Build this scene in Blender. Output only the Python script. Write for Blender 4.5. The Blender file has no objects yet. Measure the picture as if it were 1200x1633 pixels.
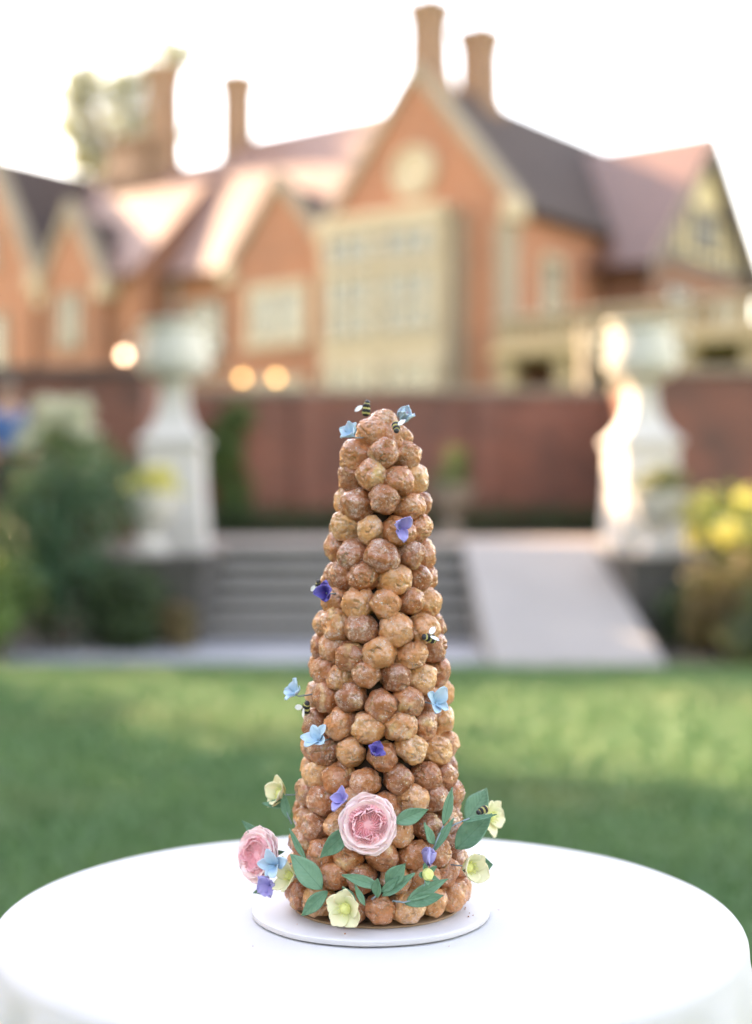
import bpy, bmesh, math, random
import numpy as np
from mathutils import Vector, Matrix, noise, Quaternion, Euler
R_ = math.radians
PI = math.pi
scene = bpy.context.scene
COL = scene.collection

# ------------------------------------------------------------------ camera, sky, sun, exposure
cam_d = bpy.data.cameras.new('camera')
cam = bpy.data.objects.new('camera', cam_d)
COL.objects.link(cam)
scene.camera = cam
cam.location = (0, 0, 1.23)
cam.rotation_euler = (PI / 2, 0, 0)
cam_d.lens = 80
cam_d.sensor_fit = 'VERTICAL'
cam_d.sensor_height = 56
cam_d.sensor_width = 41.2
cam_d.clip_start = .05
cam_d.clip_end = 3000
cam_d.dof.use_dof = True
cam_d.dof.focus_distance = 1.655
cam_d.dof.aperture_fstop = 2.5

SUN = Vector((-.68, .56, .47)).normalized()          # direction towards the sun
world = bpy.data.worlds.new('World')
scene.world = world
world.use_nodes = True
wn = world.node_tree
bg = wn.nodes['Background']
sky = wn.nodes.new('ShaderNodeTexSky')
sky.sky_type = 'NISHITA'
sky.sun_disc = False
sky.sun_elevation = math.asin(SUN.z)
sky.sun_rotation = math.atan2(SUN.x, SUN.y) % (2 * PI)
sky.air_density = 1.0
sky.dust_density = 0.4
sky.ozone_density = 1.0
wn.links.new(sky.outputs[0], bg.inputs[0])
bg.inputs[1].default_value = .15
sun_d = bpy.data.lights.new('sun', 'SUN')
sun_d.energy = 3.0
sun_d.angle = R_(.5)
sun_d.color = (1, .95, .86)
sun = bpy.data.objects.new('sun', sun_d)
sun.rotation_euler = SUN.to_track_quat('Z', 'Y').to_euler()
sun.location = SUN * 60
COL.objects.link(sun)
vs = scene.view_settings
vs.view_transform = 'Standard'
vs.look = 'None'
vs.gamma = 1
vs.use_curve_mapping = False
vs.exposure = 3.3
vs.use_white_balance = True
vs.white_balance_temperature = 11300
vs.white_balance_tint = 24
scene.cycles.max_bounces = 8
scene.cycles.use_denoising = True
scene.cycles.sample_clamp_indirect = 6


# ------------------------------------------------------------------ helpers
def tag(o, label=None, cat=None, group=None, kind=None):
    if label: o['label'] = label
    if cat: o['category'] = cat
    if group: o['group'] = group
    if kind: o['kind'] = kind
    return o


def thing(name, label, cat, loc=(0, 0, 0), rot=(0, 0, 0), group=None):
    o = bpy.data.objects.new(name, None)
    COL.objects.link(o)
    o.location = loc
    o.rotation_euler = rot
    o.empty_display_size = .05
    return tag(o, label, cat, group)


def link(name, me, parent=None, loc=None, rot=None, m=None):
    o = bpy.data.objects.new(name, me)
    COL.objects.link(o)
    if parent is not None: o.parent = parent
    if loc is not None: o.location = loc
    if rot is not None: o.rotation_euler = rot
    if m is not None: o.matrix_basis = m
    return o


def mesh(name, V, F, mat=None, smooth=False):
    me = bpy.data.meshes.new(name)
    me.from_pydata([tuple(v) for v in V], [], F)
    if mat: me.materials.append(mat)
    if smooth: me.polygons.foreach_set('use_smooth', [True] * len(me.polygons))
    me.update()
    return me


def bm_mesh(name, bm, mat=None, smooth=False):
    me = bpy.data.meshes.new(name)
    bm.to_mesh(me)
    bm.free()
    if mat: me.materials.append(mat)
    if smooth: me.polygons.foreach_set('use_smooth', [True] * len(me.polygons))
    me.update()
    return me


def np_mesh(name, V, F, mat=None, smooth=False):
    V = np.asarray(V, np.float32); F = np.asarray(F, np.int32)
    k = F.shape[1]
    me = bpy.data.meshes.new(name)
    me.vertices.add(len(V)); me.vertices.foreach_set('co', V.ravel())
    me.loops.add(F.size); me.loops.foreach_set('vertex_index', F.ravel())
    me.polygons.add(len(F))
    me.polygons.foreach_set('loop_start', np.arange(0, F.size, k, dtype=np.int32))
    if smooth: me.polygons.foreach_set('use_smooth', np.ones(len(F), bool))
    if mat: me.materials.append(mat)
    me.update(calc_edges=True)
    return me


def add_box(bm, x0, x1, y0, y1, z0, z1, bevel=0):
    r = bmesh.ops.create_cube(bm, size=1)
    vs_ = r['verts']
    for v in vs_:
        v.co = Vector(((x0 + x1) / 2 + v.co.x * (x1 - x0), (y0 + y1) / 2 + v.co.y * (y1 - y0), (z0 + z1) / 2 + v.co.z * (z1 - z0)))
    if bevel:
        es = list({e for v in vs_ for e in v.link_edges})
        bmesh.ops.bevel(bm, geom=es, offset=bevel, segments=2, affect='EDGES', profile=.5)


def boxes(name, L, mat, parent=None, bevel=0, **k):
    bm = bmesh.new()
    for b in L: add_box(bm, *b, bevel=bevel)
    return link(name, bm_mesh(name, bm, mat), parent, **k)


def prism_xz(bm, pts, y0, y1):
    a = [bm.verts.new((p[0], y0, p[1])) for p in pts]
    b = [bm.verts.new((p[0], y1, p[1])) for p in pts]
    n = len(pts)
    bm.faces.new(a); bm.faces.new(b[::-1])
    for i in range(n):
        bm.faces.new((a[(i + 1) % n], a[i], b[i], b[(i + 1) % n]))
    bmesh.ops.recalc_face_normals(bm, faces=bm.faces[:])


def prism_yz(bm, pts, x0, x1):
    a = [bm.verts.new((x0, p[0], p[1])) for p in pts]
    b = [bm.verts.new((x1, p[0], p[1])) for p in pts]
    n = len(pts)
    bm.faces.new(a); bm.faces.new(b[::-1])
    for i in range(n):
        bm.faces.new((a[(i + 1) % n], a[i], b[i], b[(i + 1) % n]))
    bmesh.ops.recalc_face_normals(bm, faces=bm.faces[:])


def lathe(name, prof, mat, parent=None, n=40, loc=None, wob=0, seed=0, **k):
    V = []; F = []
    m = len(prof)
    for r, z in prof:
        for i in range(n):
            t = 2 * PI * i / n
            rr = r * (1 + wob * noise.noise(Vector((math.cos(t) * 2, math.sin(t) * 2, seed))))
            V.append((rr * math.cos(t), rr * math.sin(t), z))
    for j in range(m - 1):
        for i in range(n):
            F.append((j * n + i, j * n + (i + 1) % n, (j + 1) * n + (i + 1) % n, (j + 1) * n + i))
    V.append((0, 0, prof[0][1])); V.append((0, 0, prof[-1][1]))
    c0, c1 = len(V) - 2, len(V) - 1
    for i in range(n):
        F.append((c0, (i + 1) % n, i))
        F.append((c1, (m - 1) * n + i, (m - 1) * n + (i + 1) % n))
    me = mesh(name, V, F, mat, True)
    try: me.set_sharp_from_angle(angle=R_(40))
    except Exception: pass
    return link(name, me, parent, loc, **k)


def tube_mesh(name, pts, rad, mat, n=8):
    pts = [Vector(p) for p in pts]
    V = []; F = []
    up = Vector((.13, .2, 1)).normalized()
    for i, p in enumerate(pts):
        d = (pts[min(i + 1, len(pts) - 1)] - pts[max(i - 1, 0)]).normalized()
        a = d.cross(up)
        if a.length < .05: a = d.cross(Vector((1, 0, 0)))
        a.normalize(); b = d.cross(a)
        r = rad[i] if isinstance(rad, (list, tuple)) else rad
        for q in range(n):
            t = 2 * PI * q / n
            V.append(p + a * (r * math.cos(t)) + b * (r * math.sin(t)))
    for i in range(len(pts) - 1):
        for q in range(n):
            F.append((i * n + q, i * n + (q + 1) % n, (i + 1) * n + (q + 1) % n, (i + 1) * n + q))
    F.append(tuple(range(n))[::-1]); F.append(tuple(range((len(pts) - 1) * n, len(pts) * n)))
    return mesh(name, V, F, mat, True)


# ------------------------------------------------------------------ node helpers
class NT:
    def __init__(s, name):
        s.m = bpy.data.materials.new(name); s.m.use_nodes = True
        s.t = s.m.node_tree; s.p = s.t.nodes['Principled BSDF']

    def n(s, typ, **kw):
        x = s.t.nodes.new('ShaderNode' + typ)
        for k, v in kw.items(): setattr(x, k, v)
        return x

    def l(s, a, b): s.t.links.new(a, b)

    def set(s, node, k, v):
        if isinstance(v, bpy.types.NodeSocket): s.l(v, node.inputs[k])
        else: node.inputs[k].default_value = v

    def obj(s): return s.n('TexCoord').outputs['Object']

    def noise(s, vec, scale, detail=4, rough=.55, dist=0):
        x = s.n('TexNoise'); s.l(vec, x.inputs['Vector'])
        x.inputs['Scale'].default_value = scale; x.inputs['Detail'].default_value = detail
        x.inputs['Roughness'].default_value = rough; x.inputs['Distortion'].default_value = dist
        return x.outputs[0]

    def ramp(s, fac, stops, interp='LINEAR'):
        x = s.n('ValToRGB'); s.l(fac, x.inputs[0]); cr = x.color_ramp; cr.interpolation = interp
        while len(cr.elements) < len(stops): cr.elements.new(.5)
        for e, (p, c) in zip(cr.elements, stops):
            e.position = p
            e.color = (c, c, c, 1) if isinstance(c, (int, float)) else (*c[:3], 1)
        return x.outputs[0]

    def mix(s, f, a, b, bt='MIX'):
        x = s.n('Mix', data_type='RGBA', blend_type=bt)
        for i, v in ((0, f), (6, a), (7, b)):
            if isinstance(v, bpy.types.NodeSocket): s.l(v, x.inputs[i])
            elif i == 0: x.inputs[0].default_value = v
            else: x.inputs[i].default_value = (*v[:3], 1)
        return x.outputs[2]

    def math(s, op, a, b=0.):
        x = s.n('Math', operation=op)
        s.set(x, 0, a); s.set(x, 1, b)
        return x.outputs[0]

    def bump(s, h, dist, strength=1.0, normal=None):
        x = s.n('Bump'); s.l(h, x.inputs['Height'])
        x.inputs['Distance'].default_value = dist; x.inputs['Strength'].default_value = strength
        if normal: s.l(normal, x.inputs['Normal'])
        return x.outputs[0]

    def out(s, color=None, rough=None, normal=None, **kw):
        if color is not None:
            if isinstance(color, bpy.types.NodeSocket): s.l(color, s.p.inputs['Base Color'])
            else: s.p.inputs['Base Color'].default_value = (*color[:3], 1)
        if rough is not None: s.set(s.p, 'Roughness', rough)
        if normal is not None: s.l(normal, s.p.inputs['Normal'])
        for k, v in kw.items(): s.set(s.p, k.replace('_', ' '), v)
        return s.m


def m_mottled(name, c1, c2, scale, rough=.8, bump=.0, bscale=None, fine=None, **kw):
    t = NT(name); o = t.obj()
    f = t.ramp(t.noise(o, scale, 6, .6), [(.3, 0), (.7, 1)])
    c = t.mix(f, c1, c2)
    if fine:
        g = t.noise(o, fine, 3)
        c = t.mix(t.math('MULTIPLY', t.ramp(g, [(.35, 0), (.7, 1)]), .5), c, tuple(x * .6 for x in c2))
    n = t.bump(t.noise(o, bscale or scale * 5, 5), bump) if bump else None
    return t.out(c, rough, n, **kw)


def m_brick(name, c1, c2, mortar, bw=.22, bh=.075, stain=(.12, .06, .045), stain_amt=.5):
    t = NT(name); o = t.obj()
    sp = t.n('SeparateXYZ'); t.l(o, sp.inputs[0])
    cb = t.n('CombineXYZ'); t.l(t.math('ADD', sp.outputs[0], sp.outputs[1]), cb.inputs[0]); t.l(sp.outputs[2], cb.inputs[1])
    b = t.n('TexBrick'); t.l(cb.outputs[0], b.inputs['Vector'])
    b.inputs['Scale'].default_value = 1
    b.inputs['Brick Width'].default_value = bw; b.inputs['Row Height'].default_value = bh
    b.inputs['Mortar Size'].default_value = .006; b.inputs['Mortar Smooth'].default_value = .2
    b.inputs['Color1'].default_value = (*c1, 1); b.inputs['Color2'].default_value = (*c2, 1); b.inputs['Mortar'].default_value = (*mortar, 1)
    big = t.ramp(t.noise(o, .35, 5, .65), [(.38, 0), (.68, 1)])
    c = t.mix(t.math('MULTIPLY', big, stain_amt), b.outputs['Color'], stain)
    mid = t.ramp(t.noise(o, 2.2, 4), [(.3, 0), (.75, 1)])
    c = t.mix(t.math('MULTIPLY', mid, .3), c, tuple(min(1, x * 1.35) for x in c2))
    h = t.math('SUBTRACT', 1, b.outputs['Fac'])
    return t.out(c, .85, t.bump(h, .008))


def m_tiles(name, c1, c2, axis, rough=.42):
    t = NT(name); o = t.obj()
    sp = t.n('SeparateXYZ'); t.l(o, sp.inputs[0])
    cb = t.n('CombineXYZ'); t.l(sp.outputs[axis], cb.inputs[0]); t.l(sp.outputs[2], cb.inputs[1])
    b = t.n('TexBrick'); t.l(cb.outputs[0], b.inputs['Vector'])
    b.inputs['Scale'].default_value = 1
    b.inputs['Brick Width'].default_value = .19; b.inputs['Row Height'].default_value = .11
    b.inputs['Mortar Size'].default_value = .006
    b.inputs['Color1'].default_value = (*c1, 1); b.inputs['Color2'].default_value = (*c2, 1)
    b.inputs['Mortar'].default_value = (.03, .02, .02, 1)
    big = t.ramp(t.noise(o, .5, 6, .7), [(.35, 0), (.7, 1)])
    c = t.mix(t.math('MULTIPLY', big, .45), b.outputs['Color'], tuple(x * .65 for x in c1))
    return t.out(c, rough, t.bump(t.math('SUBTRACT', 1, b.outputs['Fac']), .012), Specular_IOR_Level=.6 if rough < .6 else .15)


def m_leaf(name, c1, c2, rough=.5, trans=.25):
    t = NT(name); o = t.obj()
    geo = t.n('NewGeometry')
    f = t.noise(o, 3.2, 3)
    c = t.mix(t.ramp(f, [(.35, 0), (.65, 1)]), c1, c2)
    c = t.mix(t.math('MULTIPLY', geo.outputs['Random Per Island'], .5), c, tuple(x * 1.5 for x in c2))
    t.out(c, rough)
    tr = t.n('BsdfTranslucent'); t.l(t.mix(.35, c, (.25, .35, .05)), tr.inputs[0])
    mx = t.n('MixShader'); mx.inputs[0].default_value = trans
    t.l(t.p.outputs[0], mx.inputs[1]); t.l(tr.outputs[0], mx.inputs[2])
    t.l(mx.outputs[0], t.t.nodes['Material Output'].inputs[0])
    return t.m


def m_glass_pane(name, base=(.10, .11, .085)):
    t = NT(name); o = t.obj()
    c = t.mix(t.ramp(t.noise(o, 1.3, 3), [(.35, 0), (.65, 1)]), base, tuple(x * 2.6 for x in base))
    return t.out(c, .12, None, Specular_IOR_Level=.6)


M = {}
M['brick_house'] = m_brick('house_brick', (.19, .066, .036), (.285, .105, .056), (.28, .20, .145), stain=(.12, .058, .04), stain_amt=.55)
M['brick_dark'] = m_brick('shaded_brown_brick', (.13, .05, .03), (.18, .07, .042), (.16, .11, .08), stain=(.06, .03, .022))  # darker brown wing brick, with the roof overhang's shade put into the colour
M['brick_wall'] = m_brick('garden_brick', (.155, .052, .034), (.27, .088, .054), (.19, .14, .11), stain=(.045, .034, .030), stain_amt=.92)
M['brick_chim'] = m_brick('chimney_brick', (.145, .078, .05), (.20, .11, .07), (.2, .15, .11), stain=(.09, .055, .04))
M['tile_x'] = m_tiles('roof_tile_long', (.125, .056, .042), (.175, .080, .058), 0, .5)
M['tile_y'] = m_tiles('roof_tile_cross_shaded', (.052, .042, .042), (.075, .055, .052), 1, .8)  # shade of the cross slopes put into a darker, greyer tile colour
M['stone'] = m_mottled('pale_stone', (.25, .21, .165), (.185, .155, .12), 1.4, .85, .01, 9, 14)
M['stone_lt'] = m_mottled('cream_stone', (.36, .305, .23), (.27, .225, .165), 1.8, .85, .01, 9)
M['stone_pier'] = m_mottled('grey_limestone', (.62, .59, .56), (.52, .50, .47), 1.6, .85, .006, 14, 22)
M['stone_urn'] = m_mottled('lichened_stone', (.52, .51, .46), (.40, .40, .35), 3.5, .9, .008, 18)
M['stone_loggia'] = m_mottled('ochre_stone', (.25, .195, .115), (.20, .16, .105), .9, .85, .01, 7)
M['stone_dark'] = m_mottled('dark_stone', (.045, .042, .038), (.08, .074, .066), 2.5, .85, .01, 12)  # plain dark stone of the low walls and left copings
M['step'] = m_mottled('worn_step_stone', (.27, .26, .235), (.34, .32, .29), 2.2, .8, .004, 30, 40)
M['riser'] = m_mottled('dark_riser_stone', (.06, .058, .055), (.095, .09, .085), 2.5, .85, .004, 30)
M['ramp'] = m_mottled('pale_concrete', (.255, .245, .23), (.315, .30, .28), 1.2, .85, .003, 40, 60)
M['paving'] = m_mottled('terrace_paving', (.34, .27, .23), (.42, .34, .29), 1.2, .85, .003, 30)
M['path'] = m_mottled('path_gravel_paving', (.25, .26, .28), (.33, .33, .34), 1.5, .9, .005, 60, 80)
M['soil'] = m_mottled('bed_soil', (.045, .035, .028), (.085, .065, .05), 4, .95, .02, 25)
M['upper_ground'] = m_mottled('upper_lawn', (.06, .10, .03), (.10, .13, .045), .6, .95)
M['plaster'] = m_mottled('cream_plaster', (.42, .36, .23), (.36, .30, .19), 1, .9)
M['timber'] = m_mottled('black_timber', (.035, .03, .03), (.06, .05, .045), 3, .7)
M['glass'] = m_glass_pane('leaded_glass', (.05, .055, .045))
M['glass_dk'] = m_glass_pane('dark_glass', (.05, .055, .055))  # dark panes of the right wing windows
M['lead'] = m_mottled('lead_grey', (.2, .2, .2), (.28, .28, .27), 2, .6)


def m_lawn():
    t = NT('lawn_turf'); o = t.obj()
    f = t.ramp(t.noise(o, .8, 6, .65), [(.35, 0), (.68, 1)])
    c = t.mix(f, (.03, .115, .04), (.065, .15, .05))
    g = t.ramp(t.noise(o, 60, 3), [(.35, 0), (.7, 1)])
    c = t.mix(t.math('MULTIPLY', g, .45), c, (.04, .10, .03))
    d = t.ramp(t.noise(o, .45, 4), [(.56, 0), (.74, 1)])
    c = t.mix(t.math('MULTIPLY', d, .6), c, (.15, .16, .055))
    return t.out(c, .9, t.bump(t.noise(o, 90, 3), .02))


M['lawn'] = m_lawn()


def m_grass():
    t = NT('grass_blade'); o = t.obj()
    geo = t.n('NewGeometry')
    f = t.ramp(t.noise(o, .8, 6, .65), [(.35, 0), (.68, 1)])
    c = t.mix(f, (.050, .175, .055), (.112, .225, .07))
    c = t.mix(t.math('MULTIPLY', geo.outputs['Random Per Island'], .45), c, (.13, .24, .085))
    d = t.ramp(t.noise(o, .45, 4), [(.50, 0), (.68, 1)])
    c = t.mix(t.math('MULTIPLY', d, .7), c, (.20, .20, .075))
    return t.out(c, .55)


M['grass'] = m_grass()
LEAF = {
    'teal': m_leaf('leaf_blue_green', (.022, .075, .042), (.045, .12, .06)),
    'mid': m_leaf('leaf_mid_green', (.04, .10, .025), (.08, .15, .04)),
    'light': m_leaf('leaf_light_green', (.07, .16, .04), (.12, .22, .06)),
    'dark': m_leaf('leaf_dark_green', (.02, .045, .018), (.035, .07, .025)),
    'brown': m_leaf('leaf_russet', (.12, .075, .035), (.17, .12, .05)),
    'olive': m_leaf('leaf_olive', (.09, .11, .045), (.14, .15, .06)),
    'pale': m_leaf('petal_lime', (.58, .55, .14), (.68, .60, .22), .6, .4),
    'white': m_leaf('petal_cream_white', (.55, .58, .45), (.68, .68, .55), .6, .35),
    'flare_faded': m_leaf('leaf_grey_green_flare', (.24, .25, .21), (.32, .32, .27), .6, .4),  # grey green paled to put lens flare into the leaf colour
}
M['bark'] = m_mottled('bark', (.10, .075, .055), (.16, .125, .095), 5, .9, .02, 20)

# ------------------------------------------------------------------ ground, lawn, terrace
def flat(name, x0, x1, y0, y1, z, mat, nx=1, ny=1):
    xs = np.linspace(x0, x1, nx + 1); ys = np.linspace(y0, y1, ny + 1)
    V = [(x, y, z) for y in ys for x in xs]
    F = [(j * (nx + 1) + i, j * (nx + 1) + i + 1, (j + 1) * (nx + 1) + i + 1, (j + 1) * (nx + 1) + i) for j in range(ny) for i in range(nx)]
    o = link(name, mesh(name, V, F, mat))
    return tag(o, kind='structure')


flat('lawn', -400, 400, -400, 11.75, 0, M['lawn'])
flat('garden_bed', -400, 400, 11.75, 15.6, .0, M['soil'])
flat('garden_path', -14, .93, 11.75, 13.82, .006, M['path'])
tag(boxes('terrace', [(-14, 14, 15.55, 22, -.2, .9)], M['paving']), kind='structure')
bm = bmesh.new()
prism_pts = [(-400, 17.75), (-2.75, 17.75), (-2.75, 20.75), (3.3, 20.75), (3.3, 17.75), (400, 17.75), (400, 900), (-400, 900)]
a_ = [bm.verts.new((x, y, 2.7)) for x, y in prism_pts]
bm.faces.new(a_)
tag(link('upper_ground', bm_mesh('upper_ground', bm, M['upper_ground'])), kind='structure')

# steps
st = thing('garden_steps', 'flight of six grey stone steps rising from path to terrace behind cake', 'steps', (-.35, 13.8, 0))
for i in range(6):
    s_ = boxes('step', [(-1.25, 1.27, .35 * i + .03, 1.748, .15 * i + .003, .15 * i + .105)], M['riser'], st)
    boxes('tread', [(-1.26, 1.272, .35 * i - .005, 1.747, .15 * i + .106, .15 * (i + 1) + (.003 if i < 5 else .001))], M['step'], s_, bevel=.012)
# ramp
bm = bmesh.new()
prism_yz(bm, [(11.55, .012), (15.55, .905), (15.55, .0), (11.55, -.02)], .93, 2.30)
rp = link('access_ramp', bm_mesh('access_ramp', bm, M['ramp']))
tag(rp, 'smooth pale grey concrete ramp beside the steps on the right', 'ramp')

# cheek walls
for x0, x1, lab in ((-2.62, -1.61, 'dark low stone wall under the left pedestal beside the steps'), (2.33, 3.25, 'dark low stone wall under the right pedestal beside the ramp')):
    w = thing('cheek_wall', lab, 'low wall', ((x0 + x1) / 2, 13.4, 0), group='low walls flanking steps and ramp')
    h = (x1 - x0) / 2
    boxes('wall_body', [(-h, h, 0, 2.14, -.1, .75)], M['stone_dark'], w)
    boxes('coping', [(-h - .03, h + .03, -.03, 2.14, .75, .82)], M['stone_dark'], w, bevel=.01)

# brick garden wall
gw = thing('garden_wall', 'tall red brown brick retaining wall behind the terrace with stone coping', 'brick wall', (0, 20.4, .9))
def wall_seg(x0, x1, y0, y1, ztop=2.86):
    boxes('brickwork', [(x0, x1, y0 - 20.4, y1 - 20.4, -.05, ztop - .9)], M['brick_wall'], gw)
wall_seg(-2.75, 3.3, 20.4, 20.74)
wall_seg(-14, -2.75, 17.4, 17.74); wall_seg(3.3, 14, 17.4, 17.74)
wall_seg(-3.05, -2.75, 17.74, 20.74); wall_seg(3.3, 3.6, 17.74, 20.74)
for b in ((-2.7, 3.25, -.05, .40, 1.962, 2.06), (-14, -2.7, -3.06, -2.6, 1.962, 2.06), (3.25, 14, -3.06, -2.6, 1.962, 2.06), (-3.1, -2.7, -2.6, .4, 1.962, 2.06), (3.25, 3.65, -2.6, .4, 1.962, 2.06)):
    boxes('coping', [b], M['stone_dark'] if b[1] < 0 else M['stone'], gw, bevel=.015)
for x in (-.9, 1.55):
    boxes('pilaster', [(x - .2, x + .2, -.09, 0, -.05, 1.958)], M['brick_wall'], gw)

# ------------------------------------------------------------------ stone pedestals and urns
def pedestal(x, y, z, rz, lab):
    t = thing('stone_pedestal', lab, 'pedestal', (x, y, z), (0, 0, rz), 'stone pedestals beside the steps')
    boxes('plinth', [(-.345, .345, -.345, .345, 0, .12)], M['stone_pier'], t, bevel=.015)
    V = []; F = []
    prof = [(.325, .12), (.32, .3), (.295, .62), (.285, 1.0), (.285, 1.08)]
    for r, zz in prof: V += [(-r, -r, zz), (r, -r, zz), (r, r, zz), (-r, r, zz)]
    for j in range(len(prof) - 1):
        for i in range(4): F.append((j * 4 + i, j * 4 + (i + 1) % 4, j * 4 + 4 + (i + 1) % 4, j * 4 + 4 + i))
    F.append((len(V) - 4, len(V) - 3, len(V) - 2, len(V) - 1)); F.append((3, 2, 1, 0))
    link('shaft', mesh('shaft', V, F, M['stone_pier']), t)
    boxes('cornice', [(-.33, .33, -.33, .33, 1.082, 1.16)], M['stone_pier'], t, bevel=.02)
    V = []; F = []
    prof = [(.295, 1.161), (.24, 1.22), (.175, 1.33), (.135, 1.45), (.12, 1.56), (.13, 1.64)]
    for r, zz in prof: V += [(-r, -r, zz), (r, -r, zz), (r, r, zz), (-r, r, zz)]
    for j in range(len(prof) - 1):
        for i in range(4): F.append((j * 4 + i, j * 4 + (i + 1) % 4, j * 4 + 4 + (i + 1) % 4, j * 4 + 4 + i))
    F.append((len(V) - 4, len(V) - 3, len(V) - 2, len(V) - 1)); F.append((3, 2, 1, 0))
    link('swept_cap', mesh('swept_cap', V, F, M['stone_pier']), t)
    return t


pedestal(-2.06, 14.95, .82, 0, 'tall pale stone pedestal with swept cap left of the steps')
pedestal(2.72, 14.98, .82, R_(9), 'tall pale stone pedestal right of the ramp, its left face sunlit')
URN = [(.13, 0), (.15, .05), (.13, .09), (.24, .13), (.35, .2), (.375, .3), (.35, .45), (.315, .58), (.32, .63), (.36, .66), (.36, .70), (.30, .71), (.28, .62)]
for x, y, lab in ((-2.06, 14.95, 'large lichened stone urn on top of the left pedestal'), (2.72, 14.98, 'large lichened stone urn on top of the right pedestal')):
    u = thing('stone_urn', lab, 'urn', (x, y, 2.462), group='large urns on the pedestals')
    lathe('urn_body', URN, M['stone_urn'], u)
    for a in (0, PI):
        pts = [(math.cos(a) * r, math.sin(a) * r, z) for r, z in ((.33, .55), (.42, .56), (.46, .48), (.43, .38), (.36, .34))]
        link('handle', tube_mesh('handle', pts, .025, M['stone_urn']), u)


def pot(x, y, z, s, lab, mat):
    u = thing('garden_urn', lab, 'urn', (x, y, z), group='small planted urns')
    boxes('base_block', [(-.16 * s, .16 * s, -.16 * s, .16 * s, 0, .07 * s)], mat, u, bevel=.01)
    lathe('pedestal_stem', [(.14 * s, .072 * s), (.13 * s, .12 * s), (.07 * s, .17 * s), (.06 * s, .24 * s), (.09 * s, .27 * s)], mat, u, 28)
    lathe('bowl', [(.08 * s, .271 * s), (.16 * s, .31 * s), (.23 * s, .40 * s), (.25 * s, .50 * s), (.29 * s, .55 * s), (.29 * s, .585 * s), (.24 * s, .59 * s), (.22 * s, .54 * s)], mat, u, 32)


pot(-2.13, 13.78, .82, 1.0, 'small white footed urn in front of the left pedestal', M['stone_pier'])
pot(2.66, 13.82, .82, 1.0, 'small white footed urn in front of the right pedestal', M['stone_pier'])
pot(.98, 19.1, .9, 1.15, 'tan stone urn standing on the terrace before the brick wall', M['stone'])


# ------------------------------------------------------------------ foliage
def leaves(blobs, size, seed, flat_=.3, aspect=.5):
    """leaf quads spread through ellipsoid blobs (x,y,z,rx,ry,rz,n)"""
    rg = np.random.default_rng(seed)
    P = []
    O = []
    for (x, y, z, rx, ry, rz, n) in blobs:
        d = rg.normal(size=(n, 3)); d /= np.linalg.norm(d, axis=1)[:, None]
        r = rg.random(n) ** .42
        lump = 1 + .22 * np.sin(d[:, 0] * 5 + seed) * np.sin(d[:, 1] * 5 + 2) + .18 * np.sin(d[:, 2] * 7 + d[:, 0] * 4 + seed * 2)
        P.append(d * (r * lump)[:, None] * np.array([rx, ry, rz]) + np.array([x, y, z])); O.append(d)
    P = np.concatenate(P); O = np.concatenate(O); n = len(P)
    nrm = O * .7 + rg.normal(size=(n, 3)) * .6 + np.array([0, 0, .5]); nrm /= np.linalg.norm(nrm, axis=1)[:, None]
    t = rg.normal(size=(n, 3)); t -= (t * nrm).sum(1)[:, None] * nrm; t /= np.linalg.norm(t, axis=1)[:, None]
    b = np.cross(nrm, t)
    s = size * (.6 + .8 * rg.random(n))[:, None]
    V = np.empty((n, 4, 3))
    V[:, 0] = P - t * s * .5; V[:, 1] = P + b * s * aspect * .5 + nrm * s * .12
    V[:, 2] = P + t * s * .5; V[:, 3] = P - b * s * aspect * .5 + nrm * s * .12
    idx = np.arange(n)[:, None] * 4
    F = np.concatenate([idx + [0, 1, 2], idx + [0, 2, 3]])
    return V.reshape(-1, 3), F


def foliage(name, blobs, size, mat, parent, seed, aspect=.5):
    V, F = leaves(blobs, size, seed, aspect=aspect)
    return link(name, np_mesh(name, V, F, mat), parent)


rnd = random.Random(4)


def shrub(x, y, z, w, h, mat, lab, seed, n=2600, size=.09, heads=None, group='shrubs in the garden beds', name='shrub'):
    t = thing(name, lab, 'shrub', (x, y, z), group=group)
    rr = random.Random(seed)
    bl = []
    k = 9
    for i in range(k):
        a = rr.random() * 2 * PI; r = w * .55 * math.sqrt(rr.random()); hz = h * (.25 + .55 * rr.random())
        s = .45 + .25 * rr.random()
        bl.append((r * math.cos(a), r * math.sin(a), hz, w * s, w * s, h * .3 * (.7 + .5 * rr.random()), n // k))
    foliage('foliage', bl, size, LEAF[mat], t, seed)
    for i in range(5):
        a = rr.random() * 6.28
        link('stem', tube_mesh('stem', [(.05 * math.cos(a), .05 * math.sin(a), -.02), (w * .2 * math.cos(a), w * .2 * math.sin(a), h * .35), (w * .45 * math.cos(a), w * .45 * math.sin(a), h * .7)], [.016, .012, .006], M['bark'], 6), t)
    if heads:
        hm, hn, hr = heads
        for i in range(hn):
            a = rr.random() * 2 * PI; r = w * .75 * math.sqrt(rr.random())
            c = (r * math.cos(a), r * math.sin(a) - w * .1, h * (.78 + .25 * rr.random() - .25 * (r / w) ** 2), hr, hr, hr * .8, 150)
            foliage('blossoms', [c], .055, LEAF[hm], t, seed * 31 + i, .8)
    return t


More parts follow.
